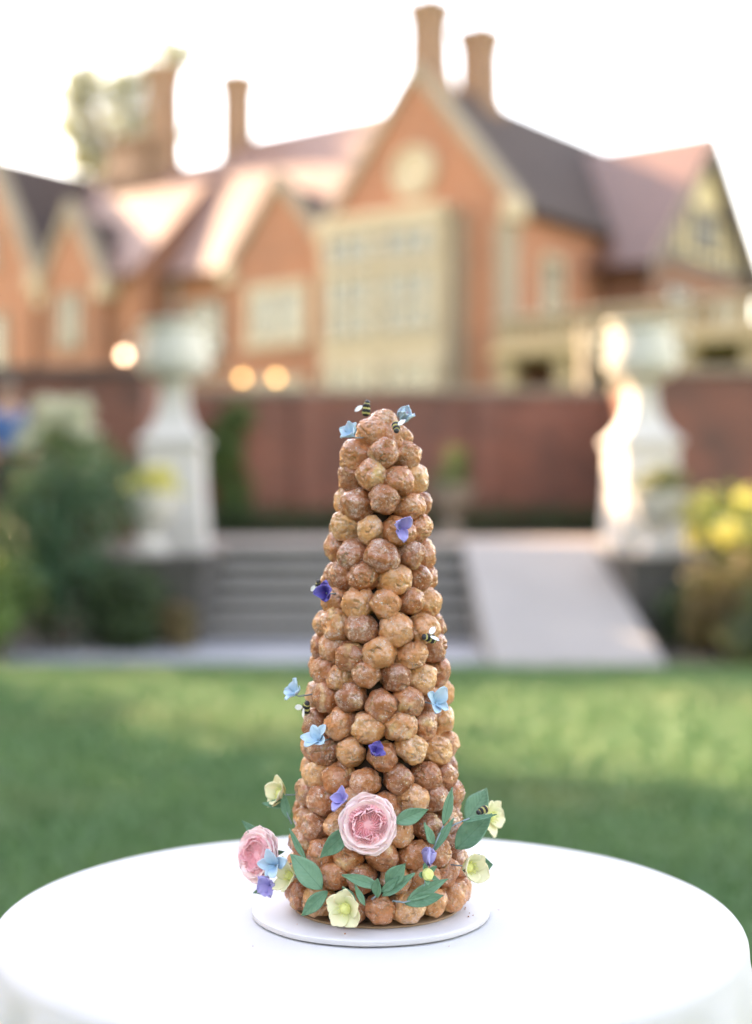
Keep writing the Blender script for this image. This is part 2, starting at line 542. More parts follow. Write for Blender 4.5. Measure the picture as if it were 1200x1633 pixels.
shrub(-2.78, 12.95, 0, .62, 1.75, 'teal', 'big blue green shrub beside the low wall left of steps', 11, 4200)
shrub(-3.75, 12.9, 0, .7, 1.35, 'teal', 'dark blue green shrub at the left edge of the bed', 12, 3600)
shrub(-3.25, 12.25, 0, .42, .8, 'mid', 'low mid green shrub in front of the left bed', 13, 2200)
shrub(-3.42, 15.95, .9, .5, 1.5, 'mid', 'hydrangea shrub with white flower heads beside the person', 14, 2000, heads=('white', 14, .16), name='hydrangea_shrub')
shrub(-2.55, 16.3, .9, .45, 1.0, 'teal', 'green shrub on the terrace behind the left pedestal', 15, 1800)
shrub(-3.12, 11.95, 0, .22, .55, 'light', 'small bright green plant at the left lawn edge', 16, 900, .07)
shrub(3.28, 13.5, 0, .58, 1.35, 'mid', 'hydrangea shrub with lime yellow flower heads right of pedestal', 21, 3200, heads=('pale', 16, .15), name='hydrangea_shrub')
shrub(3.75, 12.5, 0, .6, 1.15, 'mid', 'bushy green shrub at the right edge of the bed', 22, 3200)
shrub(2.98, 12.45, 0, .42, .95, 'brown', 'russet brown dry plant beside the ramp', 23, 1700, .08)
shrub(3.15, 11.75, 0, .42, .62, 'dark', 'low dark green shrub at the right lawn edge', 24, 2400)
shrub(4.3, 13.6, 0, .7, 1.5, 'light', 'tall light green shrub at the far right of the bed', 25, 3000)

shrub(-2.2, 13.02, 0, .40, .72, 'dark', 'low dark green shrub against the left low wall beside the steps', 26, 2200, .08)
shrub(-1.78, 12.98, 0, .20, .42, 'brown', 'small russet plant at the left foot of the steps', 27, 800, .06)
shrub(2.78, 13.05, 0, .32, .62, 'dark', 'small dark green shrub against the right low wall beside the ramp', 28, 1700, .08)
shrub(-3.05, 13.6, 0, .55, 1.55, 'mid', 'tall mid green shrub behind the big blue green shrub', 29, 2600)
shrub(-4.3, 13.6, 0, .7, 1.7, 'dark', 'tall dark green shrub at the far left of the bed', 30, 2800)
h = thing('low_hedge', 'low dark hedge along the foot of the brick wall', 'hedge', (.4, 19.95, .9))
foliage('foliage', [(x, 0, .2, .42, .28, .26, 420) for x in np.arange(-2.7, 2.9, .38)], .07, LEAF['dark'], h, 31)
cl = thing('climbing_plant', 'green climber growing up the brick wall behind left pedestal', 'climber', (-1.95, 20.2, .9))
foliage('foliage', [(0, 0, .5, .28, .15, .5, 700), (-.15, .02, 1.2, .32, .14, .5, 800), (.05, .02, 1.65, .25, .12, .25, 300)], .09, LEAF['mid'], cl, 32)
link('stem', tube_mesh('stem', [(0, .1, 0), (-.05, .12, .8), (-.1, .12, 1.6)], [.025, .02, .01], M['bark'], 6), cl)
for x, y, z, mt, lab, sd in ((-2.13, 13.78, 1.37, 'pale', 'lime green bedding plant in the small left urn', 41), (2.66, 13.82, 1.37, 'olive', 'olive green bedding plant in the small right urn', 42), (.98, 19.1, 1.53, 'mid', 'rounded green plant in the tan terrace urn', 43)):
    p = thing('potted_plant', lab, 'plant', (x, y, z), group='plants in the small urns')
    foliage('foliage', [(0, 0, .1, .27, .27, .13, 500), (.06, 0, .2 if sd < 43 else .34, .17, .17, .1 if sd < 43 else .22, 300)], .07, LEAF[mt], p, sd)
    link('stem', tube_mesh('stem', [(0, 0, -.05), (0, 0, .15)], [.02, .01], M['bark'], 6), p)


def tree(x, y, z0, h, crown, lab, seed, mat='mid', n=7500, size=.32, group=None, name='leafy_tree', lo=.14, fill=True, nb=18, bs=(.3, .18)):
    t = thing(name, lab, 'tree', (x, y, z0), group=group)
    rr = random.Random(seed)
    V = [(0, 0, -.1), (.05, .03, h * .25), (-.05, .06, h * .5), (.05, 0, h * .8)]
    link('trunk', tube_mesh('trunk', V, [h * .028, h * .022, h * .016, h * .006], M['bark'], 10), t)
    bl = []
    for i in range(nb):
        a = rr.random() * 2 * PI; r = crown * (.25 + .6 * math.sqrt(rr.random())); zz = h * (lo + (.92 - lo) * (i + rr.random()) / nb)
        s = crown * (bs[0] + bs[1] * rr.random())
        bl.append((r * math.cos(a), r * math.sin(a), zz, s, s, s * .75, n // nb))
        link('limb', tube_mesh('limb', [(0, .04, h * (.3 + .2 * rr.random())), (r * .5 * math.cos(a), r * .5 * math.sin(a), zz * .85), (r * .95 * math.cos(a), r * .95 * math.sin(a), zz)], [h * .011, h * .008, h * .003], M['bark'], 6), t)
    if fill: bl += [(0, 0, h * zf, crown * .7, crown * .7, h * .17, n // 6) for zf in (.45, .62, .78)]
    foliage('crown', bl, size, LEAF[mat], t, seed)
    return t


SH = 'shade trees standing left of the garden'
SL = 'broad leafy tree standing on the left, shading the lawn and table'
tree(-9.8, 9.8, 0, 10.8, 4.1, SL, 51, n=10500, size=.34, group=SH)
tree(-11.4, 13.6, 0, 10.5, 3.0, SL, 52, group=SH)
tree(-10.6, 22.2, 2.7, 7.0, 2.7, SL, 53, n=6500, group=SH, lo=.4)
tree(-15.2, 27.5, 2.7, 9, 3.4, SL, 54, group=SH)
tree(-10.6, 4.6, 0, 10, 3.8, SL, 55, group=SH)

for k in range(10):  # unseen trees added to block bright low sky from the table's sides
    a_ = R_(188 + 164 * k / 9); q_ = 21 + 3 * (k % 3)
    tree(q_ * math.cos(a_), 2 + q_ * math.sin(a_), 0, 8.2 + 1.1 * (k % 4), 4.6, 'unseen leafy tree added behind the camera to cut low sky light', 91 + k, mat='dark' if k % 2 else 'mid', size=.42, group='trees added behind the camera to cut low sky light', lo=.08)

tree(-10.9, 64, 2.7, 20.2, 3.3, 'tall tree behind the left chimneys, grey green leaves paled for lens flare', 61, mat='flare_faded', n=6800, size=.38, name='tall_tree', lo=.40, fill=True, nb=40, bs=(.18, .16))

# ------------------------------------------------------------------ manor house
HZ = 2.7
house = thing('manor_house', 'red brick tudor style manor with steep gables, tiled roofs and tall chimneys', 'house', (3.63, 40, HZ), (0, 0, math.atan2(-.6, .8)))


def hb(name, mat, *bx, bevel=0):
    return boxes(name, [(a, b, c, d, e - HZ, f - HZ) for a, b, c, d, e, f in bx], M[mat], house, bevel)


def hprism(name, mat, pts, y0, y1, axis='xz'):
    bm = bmesh.new()
    (prism_xz if axis == 'xz' else prism_yz)(bm, [(p, z - HZ) for p, z in pts], y0, y1)
    return link(name, bm_mesh(name, bm, M[mat]), house)


def slope(name, mat, p0, p1, p2, p3, th=.14):
    """roof slope slab from four corners (counter clockwise seen from above)"""
    P = [Vector(p) - Vector((0, 0, HZ)) for p in (p0, p1, p2, p3)]
    n = (P[1] - P[0]).cross(P[3] - P[0]).normalized()
    V = [p + n * th for p in P] + P
    F = [(0, 1, 2, 3), (7, 6, 5, 4)] + [((i + 1) % 4, i, i + 4, (i + 1) % 4 + 4) for i in range(4)]
    return link(name, mesh(name, V, F, M[mat]), house)


def window(a, b, z0, z1, w, lights, transoms=1, side=False, mat='stone_lt', glass='glass', fr=.16):
    """stone framed window; front face looks to local -y, or to +x when side"""
    m = Matrix.Translation((a, b, z0 - HZ)) @ (Matrix.Rotation(PI / 2, 4, 'Z') if side else Matrix())
    hgt = z1 - z0
    bm = bmesh.new()
    add_box(bm, -w / 2 - fr, w / 2 + fr, -.10, 0, hgt, hgt + fr)
    add_box(bm, -w / 2 - fr - .05, w / 2 + fr + .05, -.14, 0, -fr, 0)
    add_box(bm, -w / 2 - fr, -w / 2, -.10, 0, .002, hgt - .002); add_box(bm, w / 2, w / 2 + fr, -.10, 0, .002, hgt - .002)
    lw = w / lights
    for i in range(1, lights): add_box(bm, -w / 2 + i * lw - .05, -w / 2 + i * lw + .05, -.09, 0, .002, hgt - .002)
    for j in range(1, transoms): 
        for i in range(lights):
            add_box(bm, -w / 2 + i * lw + .051, -w / 2 + (i + 1) * lw - .051, -.085, 0, hgt * j / transoms - .05, hgt * j / transoms + .05)
    f = link('window', bm_mesh('window', bm, M[mat]), house, m=m)
    for i in range(lights):
        for j in range(transoms):
            boxes('pane', [(-w / 2 + i * lw + .03, -w / 2 + (i + 1) * lw - .03, -.03, -.012, hgt * j / transoms + .02, hgt * (j + 1) / transoms - .02)], M[glass], f)
    return f


def gable(name, ac, half, b0, b1, ze, za, mat='brick_house', base=2.7):
    hprism(name, mat, [(ac - half, base), (ac + half, base), (ac + half, ze), (ac, za), (ac - half, ze)], b0, b1)
    # stone coping along the verges and kneelers
    for sgn in (-1, 1):
        d = Vector((sgn * half, ze - za)).normalized(); nn = Vector((-d.y * sgn, d.x * sgn))
        if nn.y < 0: nn = -nn
        p0 = Vector((ac, za)) + nn * .02; p1 = Vector((ac + sgn * half, ze)) + d * .12 + nn * .02
        t = .28
        pts = [p0, p1, p1 + nn * t, Vector((ac, (p0 + nn * t).y + (nn.x * sgn * t) * abs(d.y / d.x)))]
        hprism('gable_coping', 'stone', [(p.x, p.y) for p in pts], b0 - .12, b0 + .42)
        hb('kneeler', 'stone_lt', (ac + sgn * half - .28 + sgn * .1, ac + sgn * half + .28 + sgn * .1, b0 - .16, b0 + .425, ze - .55, ze + .05), bevel=.05)


def chimney(a, b, z0, z1, w, base_h=1.2):
    """tall brick stack with swept base and flared top"""
    V = []; F = []
    prof = [(w * .62, z0), (w * .62, z0 + base_h * .8), (w * .55, z0 + base_h), (w * .5, z0 + base_h * 1.15), (w * .48, z1 - .9), (w * .50, z1 - .6), (w * .55, z1 - .42), (w * .55, z1 - .3), (w * .60, z1 - .16), (w * .60, z1)]
    for r, z in prof: V += [(a - r, b - r, z - HZ), (a + r, b - r, z - HZ), (a + r, b + r, z - HZ), (a - r, b + r, z - HZ)]
    for j in range(len(prof) - 1):
        for i in range(4): F.append((j * 4 + i, j * 4 + (i + 1) % 4, j * 4 + 4 + (i + 1) % 4, j * 4 + 4 + i))
    F.append((len(V) - 4, len(V) - 3, len(V) - 2, len(V) - 1))
    c = link('chimney', mesh('chimney', V, F, M['brick_chim']), house)
    pot_ = lathe('chimney_pot', [(w * .2, 0), (w * .18, .08), (w * .2, .1)], M['brick_chim'], c, 14, loc=(a, b, z1 - HZ))


# main gabled block
gable('gable_wall', -3.15, 3.15, 0, .4, 9.75, 13.7)
hb('wall', 'brick_house', (-6.3, 0, .4, 14.5, 2.7, 9.75))
slope('roof', 'tile_y', (.35, .42, 9.45), (.35, 14.5, 9.45), (-3.15, 14.5, 13.75), (-3.15, .42, 13.75))
slope('roof', 'tile_y', (-6.65, 14.5, 9.45), (-6.65, .42, 9.45), (-3.15, .42, 13.75), (-3.15, 14.5, 13.75))
hb('quoins', 'stone', (-.42, .04, -.045, .5, 2.72, 9.2)); hb('quoins', 'stone', (-1.72, -1.42, -.04, .3, 2.72, 9.6))
# clock-like stone roundel in the gable
rd = lathe('roundel', [(.78, 0), (.78, .10), (.66, .16), (.62, .10), (.60, .06)], M['stone_lt'], house, 40, m=Matrix.Translation((-3.15, -.002, 10.95 - HZ)) @ Matrix.Rotation(PI / 2, 4, 'X'))
# stone two storey bay
hb('stone_bay', 'stone_lt', (-6.15, -1.85, -.6, -.002, 2.7, 9.55)); hb('bay_parapet', 'stone_lt', (-6.22, -1.78, -.68, -.003, 9.552, 9.85), bevel=.03)
for a in (-5.02, -2.98):
    window(a, -.602, 8.42, 9.25, 1.6, 3, 1); window(a, -.602, 6.3, 8.0, 1.6, 3, 2); window(a, -.602, 3.2, 5.45, 1.6, 3, 2)
window(0.002, 2.3, 6.6, 8.4, .9, 2, 2, side=True)

# long left range
hb('wall', 'brick_house', (-14, -6.302, .9, 8.8, 2.7, 9.35)); hb('wall', 'brick_house', (-26, -14.002, -.25, 8.6, 2.7, 9.3))
slope('roof', 'tile_x', (-14.0, .45, 8.95), (-5.4, .45, 8.95), (-5.4, 4.85, 14.4), (-14.0, 4.85, 14.4))
slope('roof', 'tile_x', (-5.4, 9.25, 8.95), (-14.0, 9.25, 8.95), (-14.0, 4.85, 14.4), (-5.4, 4.85, 14.4))
slope('roof', 'tile_x', (-26.2, -.6, 8.95), (-14.002, -.6, 8.95), (-14.002, 4.2, 13.7), (-26.2, 4.2, 13.7))
slope('roof', 'tile_x', (-14.002, 9.0, 8.95), (-26.2, 9.0, 8.95), (-26.2, 4.2, 13.7), (-14.002, 4.2, 13.7))
hprism('wall', 'brick_house', [(-.25, 9.3), (8.6, 9.3), (4.2, 13.6)], -14.4, -14.05, 'yz')
hprism('wall', 'brick_house', [(.95, 9.36), (8.7, 9.36), (4.85, 14.25)], -13.95, -13.6, 'yz')
hprism('wall', 'brick_house', [(.95, 9.36), (8.7, 9.36), (4.85, 14.25)], -5.8, -5.45, 'yz')
gable('gable_wall', -8.4, 1.95, .1, .5, 9.0, 11.3); hb('wall', 'brick_house', (-10.3, -6.5, .5, .9, 2.7, 9.0))
slope('roof', 'tile_y', (-6.35, .5, 8.85), (-6.35, 4.4, 8.85), (-8.4, 4.4, 11.3), (-8.4, .5, 11.3), .1)
slope('roof', 'tile_y', (-10.45, 4.4, 8.85), (-10.45, .5, 8.85), (-8.4, .5, 11.3), (-8.4, 4.4, 11.3), .1)
gable('gable_wall', -17.0, 1.5, -.7, -.26, 8.9, 11.3)
slope('roof', 'tile_y', (-15.4, -.4, 8.75), (-15.4, 3.4, 8.75), (-17.0, 3.4, 11.25), (-17.0, -.4, 11.25), .1)
slope('roof', 'tile_y', (-18.6, 3.4, 8.75), (-18.6, -.4, 8.75), (-17.0, -.4, 11.25), (-17.0, 3.4, 11.25), .1)
gable('gable_wall', -21.3, 2.6, -.9, -.26, 9.4, 14.0)
slope('roof', 'tile_y', (-18.5, -.5, 9.2), (-18.5, 4.1, 9.2), (-21.3, 4.1, 13.95), (-21.3, -.5, 13.95), .1)
slope('roof', 'tile_y', (-24.1, 4.1, 9.2), (-24.1, -.5, 9.2), (-21.3, -.5, 13.95), (-21.3, 4.1, 13.95), .1)
window(-8.4, .098, 6.6, 8.0, 1.9, 2, 1, mat='stone_lt', fr=.3)
window(-8.4, .098, 3.6, 5.2, 1.9, 3, 1)
window(-12.2, .898, 6.4, 8.0, 1.3, 2, 1, mat='stone')
window(-17.0, -.702, 6.9, 8.5, .8, 2, 1, mat='stone')
window(-21.3, -.902, 6.1, 8.0, 2.0, 3, 1, mat='stone', fr=.25)
window(-21.3, -.902, 9.9, 11.0, .9, 2, 1, mat='stone')
hb('string_course', 'stone', (-14, -10.4, .84, .9, 5.6, 5.8)); hb('downpipe', 'lead', (-13.6, -13.48, .76, .88, 2.7, 9.2))

# right wing with half timbered gable end
WA, WB0, WB1, WR = 1.72, 5.1, 12.5, 8.81
hb('wall', 'brick_dark', (.002, WA, WB0, WB1, 2.7, 8.9))
slope('roof', 'tile_x', (-3.0, WB0 - .75, 8.35), (WA + .45, WB0 - .75, 8.35), (WA + .45, WR, 13.0), (-3.0, WR, 13.0))
slope('roof', 'tile_x', (WA + .45, WB1 + .75, 8.35), (-3.0, WB1 + .75, 8.35), (-3.0, WR, 13.0), (WA + .45, WR, 13.0))
hprism('plaster_gable', 'plaster', [(WB0, 8.902), (WB1, 8.902), (WR, 12.85)], WA - .3, WA, 'yz')
hb('tie_beam', 'timber', (WA + .002, WA + .12, WB0 - .3, WB1 + .3, 8.75, 9.1))
for bcc in (5.9, 6.65, 7.4, 10.2, 10.95, 11.7):
    zt = 12.85 - abs(bcc - WR) * (3.95 / 3.7)
    hb('timber_post', 'timber', (WA + .001, WA + .09, bcc - .09, bcc + .09, 9.102, zt - .1))
hb('timber_rail', 'timber', (WA + .001, WA + .08, WR - 2.0, WR + 2.0, 10.55, 10.73))
window(WA + .002, WR, 9.45, 10.5, 1.3, 3, 1, side=True, mat='timber', glass='glass_dk', fr=.1)
for sgn in (-1, 1):
    d = Vector((sgn * 4.6, -5.0)).normalized(); nn = Vector((-d.y, d.x)) if sgn > 0 else Vector((d.y, -d.x))
    p0 = Vector((WR, 12.95)); p1 = Vector((WR + sgn * 4.45, 8.3))
    hprism('bargeboard', 'timber', [(p0.x, p0.y), (p1.x, p1.y), (p1.x - sgn * .05, p1.y - .38), (p0.x, p0.y - .42)], WA + .3, WA + .44, 'yz')
window(WA + .002, 7.0, 6.6, 8.0, 1.5, 2, 1, side=True, mat='timber', glass='glass_dk', fr=.1); window(WA + .002, 10.6, 6.6, 8.0, 1.5, 2, 1, side=True, mat='timber', glass='glass_dk', fr=.1)

# stone loggia with balustraded parapet in front of the right wing
hb('loggia_wall', 'stone_loggia', (.3, 11, 2.6, 2.9, 2.7, 5.3)); hb('loggia_roof', 'stone_loggia', (.2, 11.2, -1.3, 5.0, 5.302, 5.55), bevel=.03)
for a in np.arange(.6, 11, 1.7): hb('loggia_pier', 'stone_loggia', (a - .22, a + .22, -1.1, -.66, 2.7, 5.298))
hb('parapet', 'stone_loggia', (.3, 11.1, -1.15, -.85, 5.552, 5.75)); hb('parapet_rail', 'stone', (.25, 11.15, -1.2, -.8, 6.25, 6.42), bevel=.03)
bl_bm = bmesh.new()
for a in np.arange(.45, 11, .3): add_box(bl_bm, a - .08, a + .08, -1.08, -.92, 5.752, 6.248)
link('balusters', bm_mesh('balusters', bl_bm, M['stone_loggia']), house).location = (0, 0, -HZ)

# chimneys
chimney(-3.15, .72, 12.4, 16.0, .92, 1.5)
chimney(-3.15, 3.4, 12.6, 15.9, .98, 1.1)
chimney(-14.4, 4.85, 12.6, 16.9, .95, .7)
chimney(-17.4, 4.2, 12.0, 17.6, .95, 2.0)
chimney(-18.6, 4.2, 11.6, 15.0, 1.6, 2.6)

# sunlit stone post on the wall at the right, lanterns above the wall
gp = thing('stone_post', 'narrow sunlit stone post standing on the brick wall beside the right pedestal', 'post', (2.93, 20.57, 2.961), (0, 0, R_(28)))
boxes('shaft', [(-.055, .055, -.055, .055, 0, .72)], M['stone_lt'], gp, bevel=.01)
boxes('cap', [(-.08, .08, -.08, .08, .722, .78)], M['stone_lt'], gp, bevel=.01)
lathe('ball', [(.03, .782), (.05, .81), (.06, .84), (.05, .88), (.02, .90)], M['stone_lt'], gp, 20)


def m_emit(name, c, s):
    t = NT(name)
    return t.out(c, .4, None, Emission_Color=(*c, 1), Emission_Strength=s)


M['bulb'] = m_emit('warm_bulb', (1, .70, .34), .62)
M['bulb_w'] = m_emit('white_bulb', (1, .80, .68), 1.2)
for x, y, z, mt, lab in ((-1.88, 20.55, 2.96, 'bulb', 'small lit lantern on the wall coping, nearer the left pedestal'), (-1.40, 20.55, 2.96, 'bulb', 'small lit lantern on the wall coping, nearer the cake'), (-3.02, 17.55, 2.96, 'bulb_w', 'bright round lantern on the wall left of the urn')):
    t = thing('garden_lantern', lab, 'lantern', (x, y, z), group='lit lanterns along the wall')
    lathe('lantern_base', [(.06, 0), (.06, .02), (.02, .03), (.02, .1)], M['timber'], t, 16)
    lathe('lamp_globe', [(.02, .101), (.042, .12), (.05, .15), (.042, .18), (.015, .2)], M[mt], t, 16)


# ------------------------------------------------------------------ person at the left edge
def skin_obj(name, pts, edges, radii, mat, parent, sub=2):
    me = bpy.data.meshes.new(name); me.from_pydata(pts, edges, [])
    me.materials.append(mat)
    o = link(name, me, parent)
    md = o.modifiers.new('Skin', 'SKIN'); md.use_smooth_shade = True
    lay = me.skin_vertices[0].data
    for i, r in enumerate(radii):
        lay[i].radius = (r, r) if not isinstance(r, tuple) else r
        lay[i].use_root = (i == 0)
    s = o.modifiers.new('Sub', 'SUBSURF'); s.levels = sub; s.render_levels = sub
    return o


M['skin'] = m_mottled('skin', (.42, .24, .17), (.48, .28, .20), 9, .55)
M['shirt'] = m_mottled('blue_cotton', (.03, .12, .30), (.045, .16, .36), 6, .85)
M['trouser'] = m_mottled('black_cloth', (.012, .012, .014), (.02, .02, .022), 8, .85)
M['hair'] = m_mottled('brown_hair', (.05, .03, .02), (.08, .05, .03), 20, .5)
M['shoe'] = m_mottled('black_leather', (.015, .014, .013), (.025, .024, .022), 12, .35)
pn = thing('person', 'person in blue shirt and black trousers standing behind the left shrubs', 'person', (-4.06, 16.1, .9), (0, 0, R_(35)))
B = [(0, 0, .97), (0, 0, 1.12), (0, .01, 1.30), (0, .015, 1.44), (0, 0, 1.53), (0, -.015, 1.60), (0, -.02, 1.69), (0, -.02, 1.76)]
Rb = [(.15, .11), (.135, .10), (.16, .11), (.13, .09), (.052, .052), (.066, .072), (.076, .092), (.05, .06)]
E_ = [(i, i + 1) for i in range(7)]
def addl(chain, rad, start):
    global B, Rb, E_
    prev = start
    for p, r in zip(chain, rad):
        B.append(p); Rb.append(r); E_.append((prev, len(B) - 1)); prev = len(B) - 1
for s in (-1, 1):
    addl([(.18 * s, .01, 1.42), (.215 * s, 0, 1.27), (.235 * s, -.01, 1.13), (.235 * s, -.06, 1.0), (.23 * s, -.11, .90), (.228 * s, -.13, .85)], [.055, .048, .04, .036, .027, .03], 3)
    addl([(.09 * s, 0, .90), (.10 * s, 0, .68), (.10 * s, -.01, .48), (.10 * s, .01, .28), (.10 * s, .02, .09), (.105 * s, -.08, .045), (.11 * s, -.15, .035)], [.085, .08, .058, .055, .04, .042, .03], 0)
body = skin_obj('body', B, E_, Rb, M['skin'], pn)
for s in (-1, 1):
    for k, (dx, ln) in enumerate(((-.027, .068), (-.009, .078), (.009, .074), (.026, .058))):
        x = .228 * s + 0; y = -.13 + dx
        skin_obj('finger', [(x, y, .85), (x + .004 * s, y - .004, .85 - ln * .5), (x - .006 * s, y - .004, .85 - ln)], [(0, 1), (1, 2)], [.0105, .009, .007], M['skin'], pn, 1)
    skin_obj('thumb', [(.228 * s, -.155, .88), (.22 * s, -.185, .855), (.216 * s, -.195, .825)], [(0, 1), (1, 2)], [.012, .010, .008], M['skin'], pn, 1)
    boxes('shoe', [(.105 * s - .05, .105 * s + .05, -.21, .07, 0, .085)], M['shoe'], pn, bevel=.03)
    lathe('eye', [(.003, -.008), (.010, -.004), (.011, 0), (.010, .004), (.003, .008)], M['shirt'], pn, 10, loc=(.03 * s, -.103, 1.675))
    lathe('ear', [(.004, -.03), (.014, -.015), (.016, 0), (.014, .015), (.004, .03)], M['skin'], pn, 10, loc=(.084 * s, -.02, 1.665))
skin_obj('nose', [(0, -.11, 1.68), (0, -.125, 1.655), (0, -.118, 1.64)], [(0, 1), (1, 2)], [.009, .013, .010], M['skin'], pn, 1)
boxes('mouth', [(-.024, .024, -.104, -.092, 1.607, 1.617)], M['brick_house'], pn, bevel=.003)
lathe('hair', [(.086, 1.62), (.097, 1.68), (.096, 1.74), (.075, 1.80), (.03, 1.825)], M['hair'], pn, 24, loc=(0, .008, 0), wob=.05)
SV = [(0, 0, .93), (0, 0, 1.12), (0, .01, 1.30), (0, .015, 1.43), (0, .005, 1.49)]
SR = [(.17, .125), (.155, .115), (.175, .125), (.14, .10), (.068, .066)]
SE = [(i, i + 1) for i in range(4)]
for s in (-1, 1):
    SV += [(.18 * s, .01, 1.42), (.217 * s, 0, 1.27), (.236 * s, -.01, 1.14)]; SR += [.066, .06, .055]
    k = len(SV); SE += [(3, k - 3), (k - 3, k - 2), (k - 2, k - 1)]
skin_obj('shirt', SV, SE, SR, M['shirt'], pn)
TV = [(0, 0, .96)]; TR = [(.165, .12)]; TE = []
for s in (-1, 1):
    TV += [(.09 * s, 0, .88), (.10 * s, 0, .66), (.10 * s, -.01, .46), (.10 * s, .01, .26), (.10 * s, .02, .06)]; TR += [.098, .09, .074, .068, .064]
    k = len(TV); TE += [(0, k - 5)] + [(k - 5 + i, k - 4 + i) for i in range(4)]
skin_obj('trousers', TV, TE, TR, M['trouser'], pn)

# ------------------------------------------------------------------ grass blades on the visible lawn
rg = np.random.default_rng(7)
n = 95000
y = 3.0 + 8.7 * rg.random(n) ** .8
x = (rg.random(n) - .5) * 2 * (.30 * y + .7)
hgt = .028 + .03 * rg.random(n); an = rg.random(n) * 2 * PI; wd = .0035 + .003 * rg.random(n)
ld = rg.random(n) * 2 * PI; la = .015 + .02 * rg.random(n)
V = np.zeros((n, 3, 3))
V[:, 0] = np.c_[x - np.cos(an) * wd, y - np.sin(an) * wd, np.full(n, -.003)]
V[:, 1] = np.c_[x + np.cos(an) * wd, y + np.sin(an) * wd, np.full(n, -.003)]
V[:, 2] = np.c_[x + np.cos(ld) * la, y + np.sin(ld) * la, hgt]
keep = y < 11.74
V = V[keep].reshape(-1, 3)
g = link('grass', np_mesh('grass', V, np.arange(len(V)).reshape(-1, 3), M['grass']))
tag(g, 'short green grass blades covering the lawn behind the table', 'grass', kind='stuff')
# ------------------------------------------------------------------ table and cloth
TX, TY, TZ, TR_ = -.009, 1.766, .75, .446
M['wood'] = m_mottled('table_wood', (.3, .2, .12), (.38, .26, .16), 8, .6)
tb = thing('round_table', 'round pedestal table under the white cloth carrying the cake', 'table', (TX, TY, 0))
lathe('tabletop', [(TR_ - .034, .715), (TR_ - .028, .72), (TR_ - .028, .735), (TR_ - .034, .7425)], M['wood'], tb, 72)
lathe('table_stem', [(.05, .03), (.04, .1), (.04, .6), (.08, .72)], M['wood'], tb, 24)
lathe('table_foot', [(.24, 0), (.24, .015), (.06, .03)], M['wood'], tb, 32)


def m_cloth():
    t = NT('white_linen'); o = t.obj()
    c = t.mix(t.ramp(t.noise(o, 6, 4), [(.3, 0), (.7, 1)]), (.70, .70, .71), (.73, .73, .735))
    w1 = t.n('TexWave'); w1.bands_direction = 'X'; t.l(o, w1.inputs[0]); w1.inputs['Scale'].default_value = 520; w1.inputs['Distortion'].default_value = 1
    w2 = t.n('TexWave'); w2.bands_direction = 'Y'; t.l(o, w2.inputs[0]); w2.inputs['Scale'].default_value = 520; w2.inputs['Distortion'].default_value = 1
    wv = t.math('ADD', w1.outputs['Fac'], w2.outputs['Fac'])
    n1 = t.bump(wv, .00035, .6)
    n2 = t.bump(t.noise(o, 9, 3), .002, .5, n1)
    return t.out(c, .9, n2, Sheen_Weight=.15, Specular_IOR_Level=.2)


M['cloth'] = m_cloth()
NTH = 288
prof = [(.02 + (TR_ - .05) * i / 10, 0) for i in range(11)]
rc = .020
prof += [(TR_ - .024, 0), (TR_ - rc, 0)]
for k in range(1, 7): prof.append((TR_ - rc + rc * math.sin(k * PI / 12), -rc + rc * math.cos(k * PI / 12)))
prof += [(TR_ + .002, -.03 - .035 * k) for k in range(20)]
V = [(0, 0, TZ)]; F = []
rr = random.Random(3)
fold = [(rr.randint(7, 22), rr.random() * 6.28, .35 + .65 * rr.random()) for _ in range(5)]
for (r, dz) in prof:
    drop = max(0, -dz - .020)
    for i in range(NTH):
        t = 2 * PI * i / NTH
        f = sum(a * math.sin(k * t + ph) for k, ph, a in fold) / 2.2
        f = math.copysign(abs(f) ** .8, f)
        amp = .055 * min(1, drop / .45) ** 1.1 + .006 * min(1, drop / .03)
        R2 = r + amp * (f + .25) + .004 * drop
        if drop > 0: R2 = max(R2, TR_ - .001)
        zz = TZ + dz
        if drop == 0: zz += .0012 * noise.noise(Vector((r * 9 * math.cos(t), r * 9 * math.sin(t), 2.2))) * (1 if r > .16 else 0) * (1 if dz == 0 else .5)
        sq = 1 - .045 * max(0, math.sin(t)) ** 2
        V.append((R2 * math.cos(t), R2 * math.sin(t) * sq, zz))
for i in range(NTH): F.append((0, 1 + i, 1 + (i + 1) % NTH))
for j in range(len(prof) - 1):
    for i in range(NTH):
        a = 1 + j * NTH
        F.append((a + i, a + (i + 1) % NTH, a + NTH + (i + 1) % NTH, a + NTH + i)[::-1])
F = [f if k < NTH else f[::-1] for k, f in enumerate(F)]
bm = bmesh.new()
bvs = [bm.verts.new(v) for v in V]
for f in F: bm.faces.new([bvs[i] for i in f])
bmesh.ops.recalc_face_normals(bm, faces=bm.faces[:])
cl_ = link('tablecloth', bm_mesh('tablecloth', bm, M['cloth'], True), None, (TX, TY, 0))
tag(cl_, 'plain white cloth draped over the round table', 'tablecloth')

